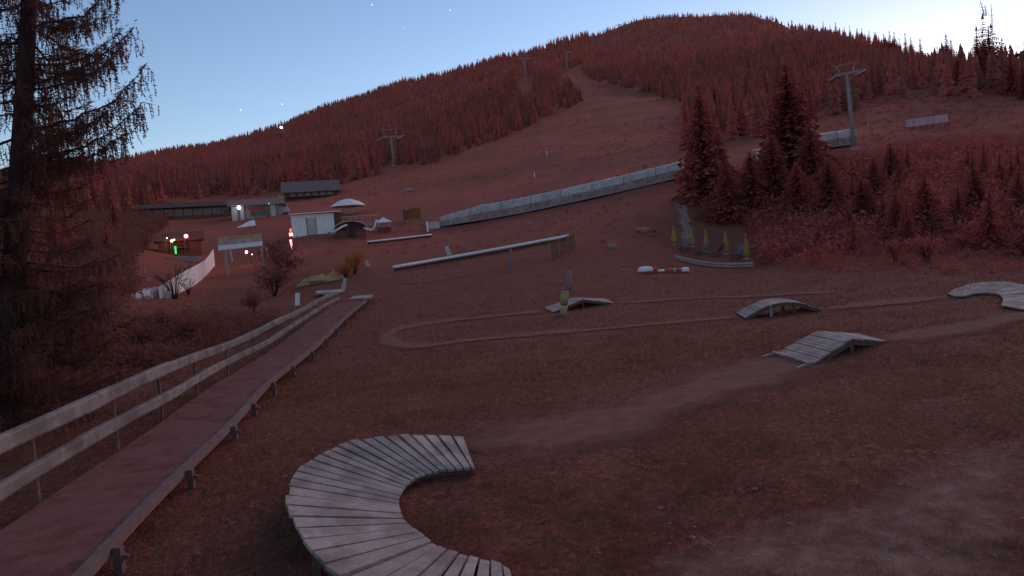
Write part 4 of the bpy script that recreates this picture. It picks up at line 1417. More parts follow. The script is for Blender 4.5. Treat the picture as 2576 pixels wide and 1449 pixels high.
# snow lances on the piste
for (u, v, du, dv, lb) in ((1345, 447, 30, 28, 'snow lance with a short white foot above the conveyor tunnel'), (1376, 392, 42, 32, 'faint slanting snow lance higher on the piste')):
    p, X, Y, s = frame(u, v)
    root = thing('snow_lance', p, lb, 'snow lance')
    MB().tube([p - ZZ * .1, p + ZZ * (14 * s)], .10, 7).build('foot', 'white', root)
    tip = p + X * (du * s) + ZZ * (dv * s)
    MB().tube([p + ZZ * (13 * s), tip], [.09, .06], 6).build('arm', 'steel', root)
    MB().tube([tip, tip + X * .5 + ZZ * .1], [.12, .08], 7).build('nozzle_head', 'steel', root)
# pale stones / slabs
for (u, v, w, h, lb) in ((1617, 582, 36, 10, 'pale flat slab lying alone on the slope left of the parasols'), (1540, 623, 26, 12, 'dim pale boulder on the grass below the slab'), (1330, 566, 14, 9, 'small pale rock under the conveyor tunnel')):
    p, X, Y, s = frame(u, v)
    rg = np.random.default_rng(int(u))
    m = MB(); m.lathe(Vector((0, 0, 0)), [(.75, -.3), (1.0, .1), (.92, .6), (.55, .95), (.15, 1.0)], 9)
    jit = rg.uniform(.82, 1.15, len(m.v))
    m.v = [tuple(p + X * (a_ * w * s / 2 * j_) + Y * (b_ * w * s / 2.4 * j_) + ZZ * (c_ * h * s)) for (a_, b_, c_), j_ in zip(m.v, jit)]
    o = m.build('boulder', 'stone'); tag(o, lb, 'rock')
    o.location = (0, 0, 0)
# little fittings on the right slope
p, X, Y, s = frame(2331, 318)
root = thing('banner', p, 'long pale weathered banner on posts on the right-hand slope', 'banner')
w = 40 * s
part('sheet', 'banner_print', root, p, X, Y, -w, w, -.03, .03, .25, 1.35)
for q in (-w, -w / 3, w / 3, w):
    part('post', 'post', root, p, X, Y, q - .05, q + .05, .032, .13, -.3, 1.5)
p, X, Y, s = frame(2186, 352)
root = thing('light_mast', p, 'thin mast right of the tall leaning lift tower', 'mast')
MB().tube([p - ZZ * .2, p + ZZ * (66 * s)], [.10, .06], 7).build('pole', 'steel', root)
MB().tube([p + ZZ * (66 * s), p + ZZ * (68 * s) + X * .9], .05, 6).build('arm', 'steel', root)
p, X, Y, s = frame(1908, 402)
root = thing('control_cabinet', p, 'small whitish control post seen between the two dark spruces', 'cabinet')
part('body', 'grey', root, p, X, Y, -.3, .3, -.2, .2, 0, 1.3)
part('roof', 'white', root, p, X, Y, -.7, .3, -.3, .3, 1.302, 1.40)
part('door', 'offwhite', root, p, X, Y, -.24, .24, -.23, -.202, .1, 1.2)
p, X, Y, s = frame(2232, 212)
root = thing('shed', p, 'tiny pale shed high on the right-hand slope', 'shed')
part('wall', 'grey', root, p, X, Y, -1.4, 1.4, 0, 2, -.3, 1.2)
gable(MB(), p, X, Y, -1.4, 1.4, 0, 2, 1.21, 1.9, .2, .1).build('roof', 'offwhite', root)
part('door', 'dark', root, p, X, Y, -.4, .3, -.03, -.002, 0, 1.05)

# ------------------------------------------------------------------ buildings
# white service hut
p, X, Y, s = frame(790, 590)
root = thing('service_hut', p, 'white box-shaped service hut with a flat roof and a narrow door', 'hut')
w = 50 * s; h = 50 * s
part('wall', 'white', root, p, X, Y, -w, w, 0, 3, -.4, h)
rf = MB(); Pt = lambda x, y, z: p + X * x + Y * y + ZZ * z
rf.slab([Pt(-w - .2, -.5, h + .12), Pt(w + .9, -.5, h + .2), Pt(w + .9, 3.3, h + .35), Pt(-w - .2, 3.3, h + .27)], .12).build('roof', 'white', root)
d_ = part('door', 'offwhite', root, p, X, Y, -.72 * .95, .28 * .95, -.05, -.002, 0, h * .82)
part('handle', 'dark', d_, p, X, Y, .12, .2, -.11, -.052, 1.0, 1.06)
part('door_frame', 'steel', root, p, X, Y, -.80, -.69, -.07, -.003, 0, h * .85)
part('door_frame', 'steel', root, p, X, Y, .27, .36, -.07, -.003, 0, h * .85)
part('side_bay', 'wall_brown', root, p, X, Y, w + .01, w + .85, .3, 2.8, -.4, h * .98)
part('plinth', 'dark', root, p, X, Y, -w - .05, w + .05, -.06, 3.05, -.8, -.402)
# brown hut with curved roof
p, X, Y, s = frame(884, 598)
root = thing('barrel_roof_hut', p, 'dark brown hut with a curved roof right of the white hut', 'hut')
w = 36 * s
part('wall', 'wall_brown', root, p, X, Y, -w, w, 0, 3, -.4, .9)
m = MB(); n_ = 12
pr = [(w * 1.12 * math.cos(math.pi * k / n_), .9 + 1.0 * math.sin(math.pi * k / n_)) for k in range(n_ + 1)]
for k in range(n_):
    (xa, za), (xb, zb) = pr[k], pr[k + 1]
    m.slab([Pt(xa, -.3, za), Pt(xb, -.3, zb), Pt(xb, 3.3, zb), Pt(xa, 3.3, za)], .1) if False else None
    A = p + X * xa + ZZ * za; B = p + X * xb + ZZ * zb
    m.slab([A - Y * .3, B - Y * .3, B + Y * 3.3, A + Y * 3.3], .1)
m.build('roof', 'wall_brown', root)
m = MB()
m.add([tuple(p + X * (x_ * .97) + ZZ * z_ * .97 - Y * .02) for (x_, z_) in pr] + [tuple(p + X * (x_ * .97) + ZZ * z_ * .97 + Y * .05) for (x_, z_) in pr],
      [tuple(range(n_ + 1)), tuple(range(2 * n_ + 1, n_, -1))]).build('gable', 'dark', root)
MB().tube([p + X * x_ * 1.03 + ZZ * (z_ + .03) - Y * .34 for (x_, z_) in pr], .05, 6).build('roof_trim', 'offwhite', root)
part('door', 'dark', root, p, X, Y, -.5, .5, -.05, -.002, -.2, .85)
# kiosk with pale pyramid roof
p, X, Y, s = frame(967, 586)
root = thing('kiosk', p, 'small kiosk with a pale pyramid roof next to the brown hut', 'kiosk')
w = 17 * s
part('counter', 'wall_brown', root, p, X, Y, -w, w, 0, 1.8, -.3, .75)
for sx in (-w + .06, w - .06):
    part('post', 'offwhite', root, p, X, Y, sx - .05, sx + .05, .01, .11, .752, 1.35)
part('shelf', 'offwhite', root, p, X, Y, -w - .15, w + .15, -.2, 1.9, .752, .80)
m = MB(); c = p + Y * .9
m.add([c + X * (-w - .25) - Y * 1.2 + ZZ * 1.351, c + X * (w + .25) - Y * 1.2 + ZZ * 1.351, c + X * (w + .25) + Y * 1.2 + ZZ * 1.351, c + X * (-w - .25) + Y * 1.2 + ZZ * 1.351, c + ZZ * 2.05],
      [(0, 1, 4), (1, 2, 4), (2, 3, 4), (3, 0, 4), (3, 2, 1, 0)]).build('roof', 'white', root)
# large terrace parasol
p, X, Y, s = frame(877, 538)
root = thing('terrace_parasol', p, 'large open white parasol above the huts', 'parasol')
w = 43 * s; zt = 36 * s
MB().lathe(p, [(w, zt * .5), (w * .99, zt * .54), (w * .62, zt * .82), (w * .25, zt * .98), (.04, zt)], 12).build('canopy', 'white', root)
MB().tube([p - ZZ * .2, p + ZZ * (zt + .1)], .08, 8).build('pole', 'offwhite', root)
for k in range(6):
    a_ = 6.2832 * k / 6
    MB().bar(p + ZZ * (zt * .45), p + Vector((math.cos(a_), math.sin(a_), 0)) * w * .7 + ZZ * zt * .49, .05, .05).build('rib', 'post', root)
MB().lathe(p - ZZ * .1, [(.8, 0), (.8, .25), (.3, .3)], 10).build('base', 'grey', root)
# pinkish panel and white post left of the tunnel
p, X, Y, s = frame(1088, 582)
root = thing('ticket_gate', p, 'small pinkish panel with a white post at the low end of the conveyor tunnel', 'gate')
part('panel', 'offwhite', root, p, X, Y, -.35, 1.0, 0, .1, .35, 1.25)
part('post', 'white', root, p, X, Y, -.75, -.45, 0, .2, -.2, 1.35)
part('leg', 'post', root, p, X, Y, .2, .32, .02, .08, -.2, .348)
p, X, Y, s = frame(1038, 560)
root = thing('notice_board', p, 'reddish brown notice board with two leaves left of the conveyor', 'notice board')
part('panel', 'wall_brown', root, p, X, Y, -1.3, -.35, 0, .1, .5, 1.9)
part('panel', 'autumn_shrub', root, p, X, Y, -.2, 1.1, 0, .1, .5, 2.1)
for sx in (-1.2, -.3, 1.1):
    part('post', 'post', root, p, X, Y, sx, sx + .1, .101, .2, -.3, 2.15)
# snow-gun head (faint pale blob) by the forest edge
p, X, Y, s = frame(1024, 494)
root = thing('snow_gun', p, 'small pale snow gun at the forest foot left of the piste', 'snow gun')
MB().tube([p - ZZ * .2, p + ZZ * .9], .12, 7).build('stand', 'grey', root)
MB().tube([p + ZZ * 1.1 - X * .2, p + ZZ * 1.25 + X * 1.3], [.35, .45], 12).build('barrel', 'grey', root)
# long low lodge and station building
p, X, Y, s = frame(480, 550)
root = thing('lodge', p, 'long low lodge with a pale flat roof left of the white lamp', 'building')
w = 105 * s; h = 26 * s
part('wall', 'wall_brown', root, p, X, Y, -w, w, 0, 9, -1.5, h)
part('roof', 'roof_grey', root, p, X, Y, -w - .6, w + .6, -.9, 9.6, h + .002, h + .75)
for k in range(9):
    window(root, p, X, Y, -w + 1.6 + k * (2 * w - 3) / 8.5, h * .35, 1.1, .9)
p, X, Y, s = frame(648, 548)
root = thing('station_building', p, 'grey station building with a red band beside the white lamp', 'building')
w = 56 * s; h = 36 * s
part('wall', 'grey', root, p, X, Y, -w, w, 0, 8, -1.5, h * .92)
gable(MB(), p, X, Y, -w, w, 0, 8, h * .92 + .01, h * 1.38, .6, .2).build('roof', 'roof_grey', root)
part('red_band', 'red_paint', root, p, X, Y, -w * .35, w * .35, -.06, -.002, h * .52, h * .70)
part('column', 'offwhite', root, p, X, Y, -w, -w + .9, -.5, -.003, -1.4, h * .9)
part('column', 'offwhite', root, p, X, Y, -w + 1.3, -w + 1.9, -.5, -.003, -1.4, h * .9)
part('column', 'offwhite', root, p, X, Y, w * .55, w * .75, -.5, -.003, -1.4, h * .9)
for k in (-.15, .1, .35):
    window(root, p, X, Y, k * w, h * .12, .9, 1.0)
p, X, Y, s = frame(706, 541)
root = thing('van', p, 'boxy pale van parked right of the station building', 'van')
part('body', 'offwhite', root, p, X, Y, -1.5, 1.5, 0, 1.7, .35, 1.25)
part('cabin', 'offwhite', root, p, X, Y, -1.2, 1.3, .05, 1.65, 1.252, 1.9)
part('windscreen', 'glass', root, p, X, Y, -1.0, 1.1, .0, .048, 1.35, 1.8)
for sx in (-1.0, 1.0):
    for sy in (.1, 1.6):
        MB().tube([p + X * sx + Y * (sy - .1) + ZZ * .33, p + X * sx + Y * (sy + .1) + ZZ * .33], .33, 12).build('wheel', 'dark', root)
# chalet behind
p, X, Y, s = frame(785, 500)
root = thing('chalet', p, 'dim grey-roofed chalet behind the white hut at the forest edge', 'house')
w = 62 * s; h = 22 * s
part('wall', 'wall_brown', root, p, X, Y, -w, w, 0, 9, -1.5, h)
gable(MB(), p, X, Y, -w, w, 0, 9, h + .01, h + 26 * s, .8, .25).build('roof', 'roof_grey', root)
for k in range(6):
    window(root, p, X, Y, -w + 1.8 + k * (2 * w - 3.6) / 5, h * .35, 1.0, 1.1)
part('balcony', 'post', root, p, X, Y, -w, w, -1.0, -.003, h * .25, h * .3)
p, X, Y, s = frame(716, 507)
root = thing('sign', p, 'dull yellowish board sloping above the station roof', 'sign')
MB().slab([p - X * 1.3 + ZZ * .6, p + X * 1.6 + ZZ * 1.1, p + X * 1.6 + ZZ * 2.2 + Y * .3, p - X * 1.3 + ZZ * 1.6 + Y * .3], .08).build('board', 'olive_cloth', root)
MB().bar(p - ZZ * .3 + Y * .35, p + ZZ * 1.6 + Y * .2, .12, .12).build('post', 'post', root)
# white tarp tent
p, X, Y, s = frame(624, 577)
root = thing('tarp_tent', p, 'white triangular tarpaulin tent in front of the station building', 'tent')
P = lambda x, y, z: p + X * x + Y * y + ZZ * z
MB().slab([P(-1.5, -.8, .3), P(1.1, -.8, .5), P(1.0, .8, 1.4), P(.2, .8, 1.2)], .04).build('sheet', 'white', root)
MB().tube([P(1.0, .8, -.2), P(1.0, .8, 1.38)], .04, 5).build('pole', 'post', root)
MB().tube([P(.2, .8, -.2), P(.2, .8, 1.18)], .04, 5).build('pole', 'post', root)
# small dark bar hut with lights
p, X, Y, s = frame(455, 642)
root = thing('bar_hut', p, 'small dark timber hut with lit bulbs at the left', 'hut')
w = 45 * s
part('wall', 'wall_brown', root, p, X, Y, -w, w, 0, 3, -.5, 1.9)
gable(MB(), p, X, Y, -w, w, 0, 3, 1.91, 2.7, .4, .12).build('roof', 'wall_brown', root)
part('counter', 'post', root, p, X, Y, -w * .5, w * .4, -.5, -.003, .8, .9)
part('opening', 'dark', root, p, X, Y, -w * .5, w * .4, -.03, -.002, .92, 1.7)
p, X, Y, s = frame(440, 655)
root = thing('low_wall', p, 'low pale wall in front of the dark hut with bulbs', 'wall')
for k in range(5):
    part('block', 'grey', root, p, X, Y, -2.4 + k * .98, -2.4 + k * .98 + .96, 0, .3, -.2, .32 + .05 * (k % 2))
for (u, v, h, lb) in ((340, 690, 30, 'leaning thin pale post left of the dark hut'), (363, 688, 26, 'short pale post right of the leaning one')):
    p, X, Y, s = frame(u, v)
    root = thing('marker_post', p, lb, 'post')
    MB().tube([p - ZZ * .1, p + ZZ * (h * s) - X * (.25 if u == 340 else -.05)], [.06, .05], 7).build('shaft', 'grey', root)
    MB().tube([p + ZZ * (h * s) - X * (.25 if u == 340 else -.05), p + ZZ * (h * s + .08) - X * (.26 if u == 340 else -.05)], [.065, .04], 7).build('cap', 'offwhite', root)


# terrace clutter between the white hut and the conveyor
p, X, Y, s = frame(905, 566)
root = thing('seating_platform', p, 'low grey terrace with a rail behind the curved roof hut', 'platform')
w = 48 * s
part('platform', 'grey', root, p, X, Y, -w, w, 0, 3, -.5, .35)
for k in range(7):
    part('rail_post', 'post', root, p, X, Y, -w + k * w / 3.05, -w + k * w / 3.05 + .08, .01, .09, .352, 1.2)
part('handrail', 'offwhite', root, p, X, Y, -w, w, .0, .1, 1.202, 1.28)
part('table', 'offwhite', root, p, X, Y, -w * .5, -w * .1, 1.2, 1.9, 1.0, 1.06)
part('table_leg', 'post', root, p, X, Y, -w * .32, -w * .27, 1.5, 1.6, .352, .998)
for (px_, lb, rr_t) in (([(838, 584), (850, 577), (862, 570), (874, 566)], 'pale curved strip of edging between the white hut and the curved roof', .13),
                        ([(915, 573), (926, 577), (937, 577), (944, 566), (947, 553)], 'pale curved strip rising to a short post right of the curved roof', .10)):
    L = smooth_line([at(u_, v_, rdist(hit(884, 598)) - .6) for (u_, v_) in px_], .3)
    root = thing('curved_edging', on(L[0].x, L[0].y), lb, 'edging')
    MB().tube(L, rr_t, 7).build('strip', 'white', root, smooth=True)
    for q in (0, len(L) // 2, len(L) - 1):
        MB().bar(on(L[q].x, L[q].y, -.2), L[q], .08, .08).build('stake', 'post', root)
p, X, Y, s = frame(1040, 556)
root = thing('low_wall', p, 'low grey wall left of the conveyor tunnel foot', 'wall')
for k in range(6):
    part('block', 'grey', root, p, X, Y, -3 + k * .98, -3 + k * .98 + .96, 1.5, 1.8, -.2, .5 + .05 * (k % 2))


# ------------------------------------------------------------------ gateway with banner, white fence
pL = hit(573, 694); rG = rdist(pL)
pR = at(664, 686, rG); pR = on(pR.x, pR.y)
root = thing('gateway', pL, 'gateway of two posts carrying a pale banner with a yellow top edge', 'gate')
for q, tl in ((pL, at(548, 598, rG)), (pR, at(659, 590, rG))):
    MB().bar(q - ZZ * .3, Vector((q.x, q.y, tl.z)), .22, .22).build('post', 'grey', root)
    MB().bar(Vector((q.x, q.y, q.z + 1.2)) + Vector((.45, .2, 0)), Vector((q.x, q.y, tl.z - 1.2)) + Vector((.35, .2, 0)), .3, .12).build('flag_panel', 'grey', root)
bl, br = at(549, 630, rG - .2), at(660, 618, rG - .2)
tl, tr = at(549, 597, rG - .2), at(660, 587, rG - .2)
dX = (br - bl).normalized(); dY = Vector((-dX.y, dX.x, 0)) * .04


def strip(f0, f1, nm, mt_, dy=0.0, x0=0.0, x1=1.0):
    q = lambda x, f: lerp(lerp(bl, br, x), lerp(tl, tr, x), f) - dY * dy
    a4 = [q(x0, f0), q(x1, f0), q(x1, f1), q(x0, f1)]
    return MB().add(a4 + [k + dY for k in a4], [(0, 1, 2, 3), (7, 6, 5, 4), (0, 4, 5, 1), (1, 5, 6, 2), (2, 6, 7, 3), (3, 7, 4, 0)]).build(nm, mt_, root)


strip(0, .36, 'banner', 'white'); strip(.361, .72, 'lettering_band', 'banner_print'); strip(.721, 1.0, 'yellow_band', 'olive_cloth')
# curved white fence
FP = [(541, 668), (532, 678), (520, 692), (505, 706), (490, 717), (470, 729), (448, 738), (425, 746), (402, 752)]
FT = [(540, 626), (528, 640), (513, 655), (498, 664), (482, 672), (465, 682), (446, 695), (425, 708), (400, 722)]
root = thing('white_fence', hit(*FP[4]), 'curved white sheet fence climbing to the gateway', 'fence')
pts = []
for (a_, t_) in zip(FP, FT):
    g = hit(*a_); pts.append((g, at(t_[0], t_[1], rdist(g))))
for k in range(len(pts) - 1):
    (g0, t0), (g1, t1) = pts[k], pts[k + 1]
    t0 = Vector((g0.x, g0.y, t0.z)); t1 = Vector((g1.x, g1.y, t1.z))
    e = (g1 - g0).normalized() * .004
    n_ = Vector((-(g1 - g0).y, (g1 - g0).x, 0)).normalized() * .03
    if n_.dot(g0) < 0:
        n_ = -n_
    a4 = [g0 + e, g1 - e, t1 - e, t0 + e]
    MB().add(a4 + [q + n_ for q in a4], [(0, 1, 2, 3), (7, 6, 5, 4), (0, 4, 5, 1), (1, 5, 6, 2), (2, 6, 7, 3), (3, 7, 4, 0)]).build('panel', 'white' if k < 6 else 'offwhite', root)
    MB().bar(g0 - ZZ * .2 + n_ * 2, t0 + ZZ * .1 + n_ * 2, .06, .06).build('post', 'post', root)
# rubble heap at the fence foot
rk = random.Random(9)
for k in range(9):
    u, v = 340 + k * 12 + rk.uniform(-5, 5), 755 - k * 1.5 + rk.uniform(-6, 4)
    p, X, Y, s = frame(u, v)
    rg = np.random.default_rng(k + 50); rs_ = rk.uniform(.35, .75)
    m = MB(); m.lathe(Vector((0, 0, 0)), [(.7, -.3), (1.0, .1), (.8, .6), (.3, .9)], 7)
    jit = rg.uniform(.7, 1.2, len(m.v))
    m.v = [tuple(p + Vector((a_, b_, c_)) * rs_ * j_) for (a_, b_, c_), j_ in zip(m.v, jit)]
    tag(m.build('boulder', 'offwhite'), 'pale grey boulder in the heap at the low end of the white fence', 'rock', 'boulders by the white fence')

# ------------------------------------------------------------------ play corner at the far end of the walkway
p, X, Y, s = frame(810, 708)
root = thing('crumpled_sheet', p, 'crumpled yellowish sheet lying in folds beyond the walkway end', 'sheet')
nx, ny = 34, 12
m = MB()
for jy in range(ny):
    for ix in range(nx):
        a_, b_ = ix / (nx - 1) * 2 - 1, jy / (ny - 1) * 2 - 1
        edge = max(0, 1 - (abs(a_) ** 3 + abs(b_) ** 3))
        hgt = edge * (.28 + .28 * float(vnoise(a_ * 4 + 9, b_ * 2.5, 8)) + .12 * float(vnoise(a_ * 11, b_ * 6, 9))) + .02
        q = p + X * (a_ * 1.75) + Y * (b_ * 1.0)
        m.v.append((q.x, q.y, float(gz(q.x, q.y)[0]) + max(hgt, .01) * 1.5))
for jy in range(ny - 1):
    for ix in range(nx - 1):
        m.f.append((jy * nx + ix, jy * nx + ix + 1, (jy + 1) * nx + ix + 1, (jy + 1) * nx + ix))
m.build('folds', 'yellow_sheet', root, smooth=True)
MB().tube([p + X * (.9 * math.cos(t)) * .5 - X * .4 - Y * 1.2 + Y * .3 * math.sin(t) + ZZ * .12 for t in np.linspace(0, 6.2832, 20)], .09, 8).build('ring', 'yellow_sheet', root, smooth=True)
p, X, Y, s = frame(828, 741)
root = thing('oval_tub', p, 'pale oval ring lying on the ground with a short upright board', 'tub')
ring = [p + X * (28 * s * math.cos(t)) + Y * (.75 * math.sin(t)) + ZZ * (.16 + .02 * math.sin(3 * t)) for t in np.linspace(0, 6.2832, 33)]
MB().tube(ring, .10, 8, cap=False).build('rim', 'offwhite', root, smooth=True)
MB().lathe(p, [(28 * s * .93, .02), (28 * s * .93, .05)], 24, 1.0, .75 / (28 * s)).build('floor', 'grey', root)
q = p + X * (33 * s)
MB().slab([q - X * .15 + ZZ * .1, q + X * .12 + ZZ * .1, q + X * .32 + ZZ * .95, q + X * .1 + ZZ * .95], .05).build('board', 'offwhite', root)
p, X, Y, s = frame(750, 775)
root = thing('signboard', p, 'narrow white signboard just behind the guard rail', 'sign')
MB().slab([p - X * .16 + ZZ * .15, p + X * .10 + ZZ * .15, p + X * .16 + ZZ * .85, p - X * .08 + ZZ * .85], .04).build('board', 'white', root)
MB().tube([p - ZZ * .2 + Y * .05, p + ZZ * 1.1 + X * .1 + Y * .05], .03, 6).build('post', 'post', root)
p, X, Y, s = frame(924, 676)
root = thing('signboard', p, 'pale tilted signboard beside the orange shrub', 'sign')
MB().slab([p + X * -.05 + ZZ * .15, p + X * .3 + ZZ * .15, p + X * .05 + ZZ * .72, p - X * .25 + ZZ * .72], .04).build('board', 'offwhite', root)
MB().tube([p - ZZ * .2 + Y * .05, p + ZZ * .7 + Y * .05], .03, 6).build('post', 'post', root)


# ------------------------------------------------------------------ lamps that are lit
def lamp(u, v, vb, mt_, label, rad_=.18, energy=0.0, col=(1, 1, 1), head='globe', r=None):
    g, X, Y, s = frame(u, vb)
    if r:
        g = at(u, vb, r); s = r / FPX
    root = thing('lamp', g, label, 'lamp')
    c = at(u, v, rdist(g))
    MB().tube([g - ZZ * .2, Vector((g.x, g.y, c.z)) + Y * .1], [.06, .04], 6).build('pole', 'post', root)
    MB().lathe(c, [(rad_ * .4, -rad_), (rad_ * .9, -rad_ * .5), (rad_, 0), (rad_ * .9, rad_ * .5), (rad_ * .4, rad_)], 10).build('globe', mt_, root, smooth=True)
    if energy:
        ld = bpy.data.lights.new('lamp_light', 'POINT'); ld.energy = energy; ld.color = col; ld.shadow_soft_size = rad_ + .05
        lo = bpy.data.objects.new('lamp_light', ld); lo.location = c - Y * (rad_ + .35) - g; lo.parent = root
        COL.objects.link(lo)


lamp(601, 522, 552, 'lamp_white', 'bright bluish white lamp on the corner of the station building', .30, 2.0, (.4, .55, 1.0), r=rdist(hit(648, 548)) - 1.6)
lamp(468, 594, 646, 'lamp_pink', 'bright pinkish red lamp above the dark hut', .22, 12, (1, .25, .25), r=rdist(hit(455, 642)) - 1.0)
lamp(432, 606, 646, 'lamp_warm', 'brightest warm bulb under the eave of the dark hut', .13, 6, (1, .7, .4), r=rdist(hit(455, 642)) - .8)
lamp(438, 603, 646, 'lamp_warm', 'second warm bulb just right of the brightest one', .08, r=rdist(hit(455, 642)) - .8)
lamp(420, 599, 646, 'lamp_warm', 'faint warm bulb left of the brightest one', .06, r=rdist(hit(455, 642)) - .8)
lamp(620, 634, 668, 'lamp_warm', 'warm lamp shining through the gateway', .13, 6, (1, .6, .4))
lamp(634, 640, 668, 'lamp_warm', 'weaker warm lamp beside the one in the gateway', .05)
lamp(676, 512, 548, 'lamp_green', 'tiny green light on the station building front', .12, r=rdist(hit(648, 548)) - .8)
lamp(2437, 190, 202, 'lamp_warm', 'small warm light in the trees at the top right', .22)
p, X, Y, s = frame(443, 642, rdist(hit(455, 642)) - 1.4)
root = thing('light_column', p, 'narrow green glowing column beside the warm bulbs', 'lamp')
MB().tube([p + ZZ * .1, p + ZZ * 1.0], [.09, .11], 8).build('tube', 'lamp_green', root)
MB().lathe(p - ZZ * .1, [(.16, 0), (.16, .2), (.1, .22)], 8).build('foot', 'dark', root)
# red lamp: a box, the streak below it built as a glowing blade
p, X, Y, s = frame(733, 640)
rS = rdist(p)
root = thing('red_lamp', p, 'red glowing lamp with a tapering lit streak below left of the white hut', 'lit sign')
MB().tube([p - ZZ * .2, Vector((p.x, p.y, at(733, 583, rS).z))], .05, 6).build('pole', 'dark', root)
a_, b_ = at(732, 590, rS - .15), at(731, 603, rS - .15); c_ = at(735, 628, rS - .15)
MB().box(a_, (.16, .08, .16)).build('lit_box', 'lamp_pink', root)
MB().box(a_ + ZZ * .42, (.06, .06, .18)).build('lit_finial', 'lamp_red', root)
MB().tube([b_, lerp(b_, c_, .5), c_], [.12, .08, .03], 8).build('lit_streak', 'lamp_pink', root)
ld = bpy.data.lights.new('lamp_light', 'POINT'); ld.energy = 10; ld.color = (1, .2, .15); ld.shadow_soft_size = .2
lo = bpy.data.objects.new('lamp_light', ld); lo.location = a_ - Y * .5 - p; lo.parent = root; COL.objects.link(lo)
# farmhouse with one lit window high on the left ridge
p, X, Y, s = frame(708, 325)
root = thing('mountain_house', p, 'tiny house with one bright window below the left skyline', 'house')
part('wall', 'wall_brown', root, p, X, Y, -4, 4, 0, 6, -3, 4.5)
gable(MB(), p, X, Y, -4, 4, 0, 6, 4.55, 6.5, .5, .25).build('roof', 'roof_grey', root)
part('window', 'lamp_warm', root, p, X, Y, -1.7, 1.7, -.3, -.02, 1.2, 4.2)
# first stars
for (u, v, lb) in ((605, 277, 'star left of the mountain slope, lower of a pair'), (710, 262, 'star just above the left ridge'), (936, 12, 'star near the top edge, left of centre'), (1132, 26, 'star near the top edge, centre'), (1018, 69, 'faint star below the two top ones')):
    c = at(u, v, 9000)
    o = MB().lathe(c, [(1, -5), (5, -2), (5.5, 0), (5, 2), (1, 5)] if 'faint' not in lb else [(1, -3), (3, 0), (1, 3)], 8).build('star', 'star_light')
    tag(o, lb, 'star')

# ------------------------------------------------------------------ thickets, grass blades and stones (masses)
def leafy(x, y, z, hh, ww, name, mat_name, label, cat, K=60, leaf=.085):
    """shrubs as clouds of leaf-sized faces"""
    n = len(x)
    d = RNG.normal(size=(n, K, 3)); d /= np.linalg.norm(d, axis=2, keepdims=True)
    rr = RNG.uniform(.35, 1.05, (n, K, 1))
    d[..., 2] = np.abs(d[..., 2])
    c = np.stack([x, y, z], -1)[:, None] + d * rr * np.stack([ww, ww, hh], -1)[:, None]
    s = (leaf * np.clip(hh, .4, 1.6))[:, None, None]
    a1 = RNG.normal(size=(n, K, 3)) * s; a2 = RNG.normal(size=(n, K, 3)) * s
    V = np.stack([c, c + a1, c + a2], 2).reshape(-1, 3)
    o = fast_mesh(name, V, np.arange(len(V)).reshape(-1, 3), mat_name)
    o['kind'] = 'stuff'
    return tag(o, label, cat)


def scatter(n, r0, r1, t0, t1, poly, avoid=None):
    th = RNG.uniform(t0, t1, n); r = np.sqrt(RNG.uniform(r0 ** 2, r1 ** 2, n))
    x, y = r * np.sin(th), r * np.cos(th); z = gz(x, y)
    pu, pv = project(x, y, z)
    k = inside((pu, pv), poly)
    if avoid:
        k &= ~inside((pu, pv), avoid)
    return x[k], y[k], z[k]


x, y, z = scatter(11000, 34, 125, .20, .80, [(1850, 440), (1960, 430), (2060, 402), (2180, 392), (2300, 360), (2480, 345), (2900, 330), (2900, 690), (2500, 700), (2250, 690), (1960, 680), (1910, 650), (1890, 575), (1765, 560), (1765, 480)])
hh = RNG.uniform(.4, 1.9, len(x)) * np.clip((np.hypot(x, y) - 36) / 22, .25, 1) * np.where(np.hypot(x, y) < 95, 1.25, .7); leafy(x, y, z, hh, hh * RNG.uniform(.5, .8, len(x)), 'thicket', 'shrub', 'dense dark thicket of young trees covering the right-hand slope', 'thicket')
x, y, z = scatter(9000, 32, 140, -.85, -.3, [(-500, 500), (340, 470), (420, 560), (330, 660), (330, 740), (300, 780), (-500, 800)])
hh = RNG.uniform(.6, 2.2, len(x)); leafy(x, y, z, hh, hh * RNG.uniform(.5, .8, len(x)), 'thicket', 'bank_shrub', 'dense dark thicket on the left slope behind the near spruce', 'thicket')
x, y, z = scatter(7000, 12, 45, -.9, -.2, [(-700, 780), (260, 780), (300, 815), (500, 800), (700, 800), (690, 830), (500, 900), (300, 965), (0, 1060), (-700, 1300)])
hh = RNG.uniform(.15, .75, len(x)); leafy(x, y, z, hh, hh * RNG.uniform(.6, 1.1, len(x)), 'undergrowth', 'bank_shrub', 'low dark undergrowth on the bank behind the guard rails', 'undergrowth')

x, y, z = scatter(9000, 60, 420, -.25, .32, MEADOW)
k = vnoise(x / 14, y / 14, 31) + .5 * vnoise(x / 5, y / 5, 32) > RNG.uniform(-.4, 1.0, len(x))
x, y, z = x[k], y[k], z[k]
hh = RNG.uniform(.12, .45, len(x)); leafy(x, y, z, hh, hh * RNG.uniform(1.2, 2.6, len(x)), 'heath', 'shrub', 'low rough heath scattered over the open piste', 'heath', K=18, leaf=.3)
x, y, z = scatter(5000, 100, 330, .33, .72, [(2050, 270), (2250, 225), (2440, 238), (2700, 240), (2700, 350), (2480, 345), (2300, 360), (2180, 385), (2160, 372), (2160, 330), (2050, 330)])
hh = RNG.uniform(.12, .5, len(x)); leafy(x, y, z, hh, hh * RNG.uniform(1.0, 2.2, len(x)), 'heath', 'shrub', 'low rough heath on the right-hand slope round the pale banner', 'heath', K=18, leaf=.3)

PP = np.array(PATH_PTS)


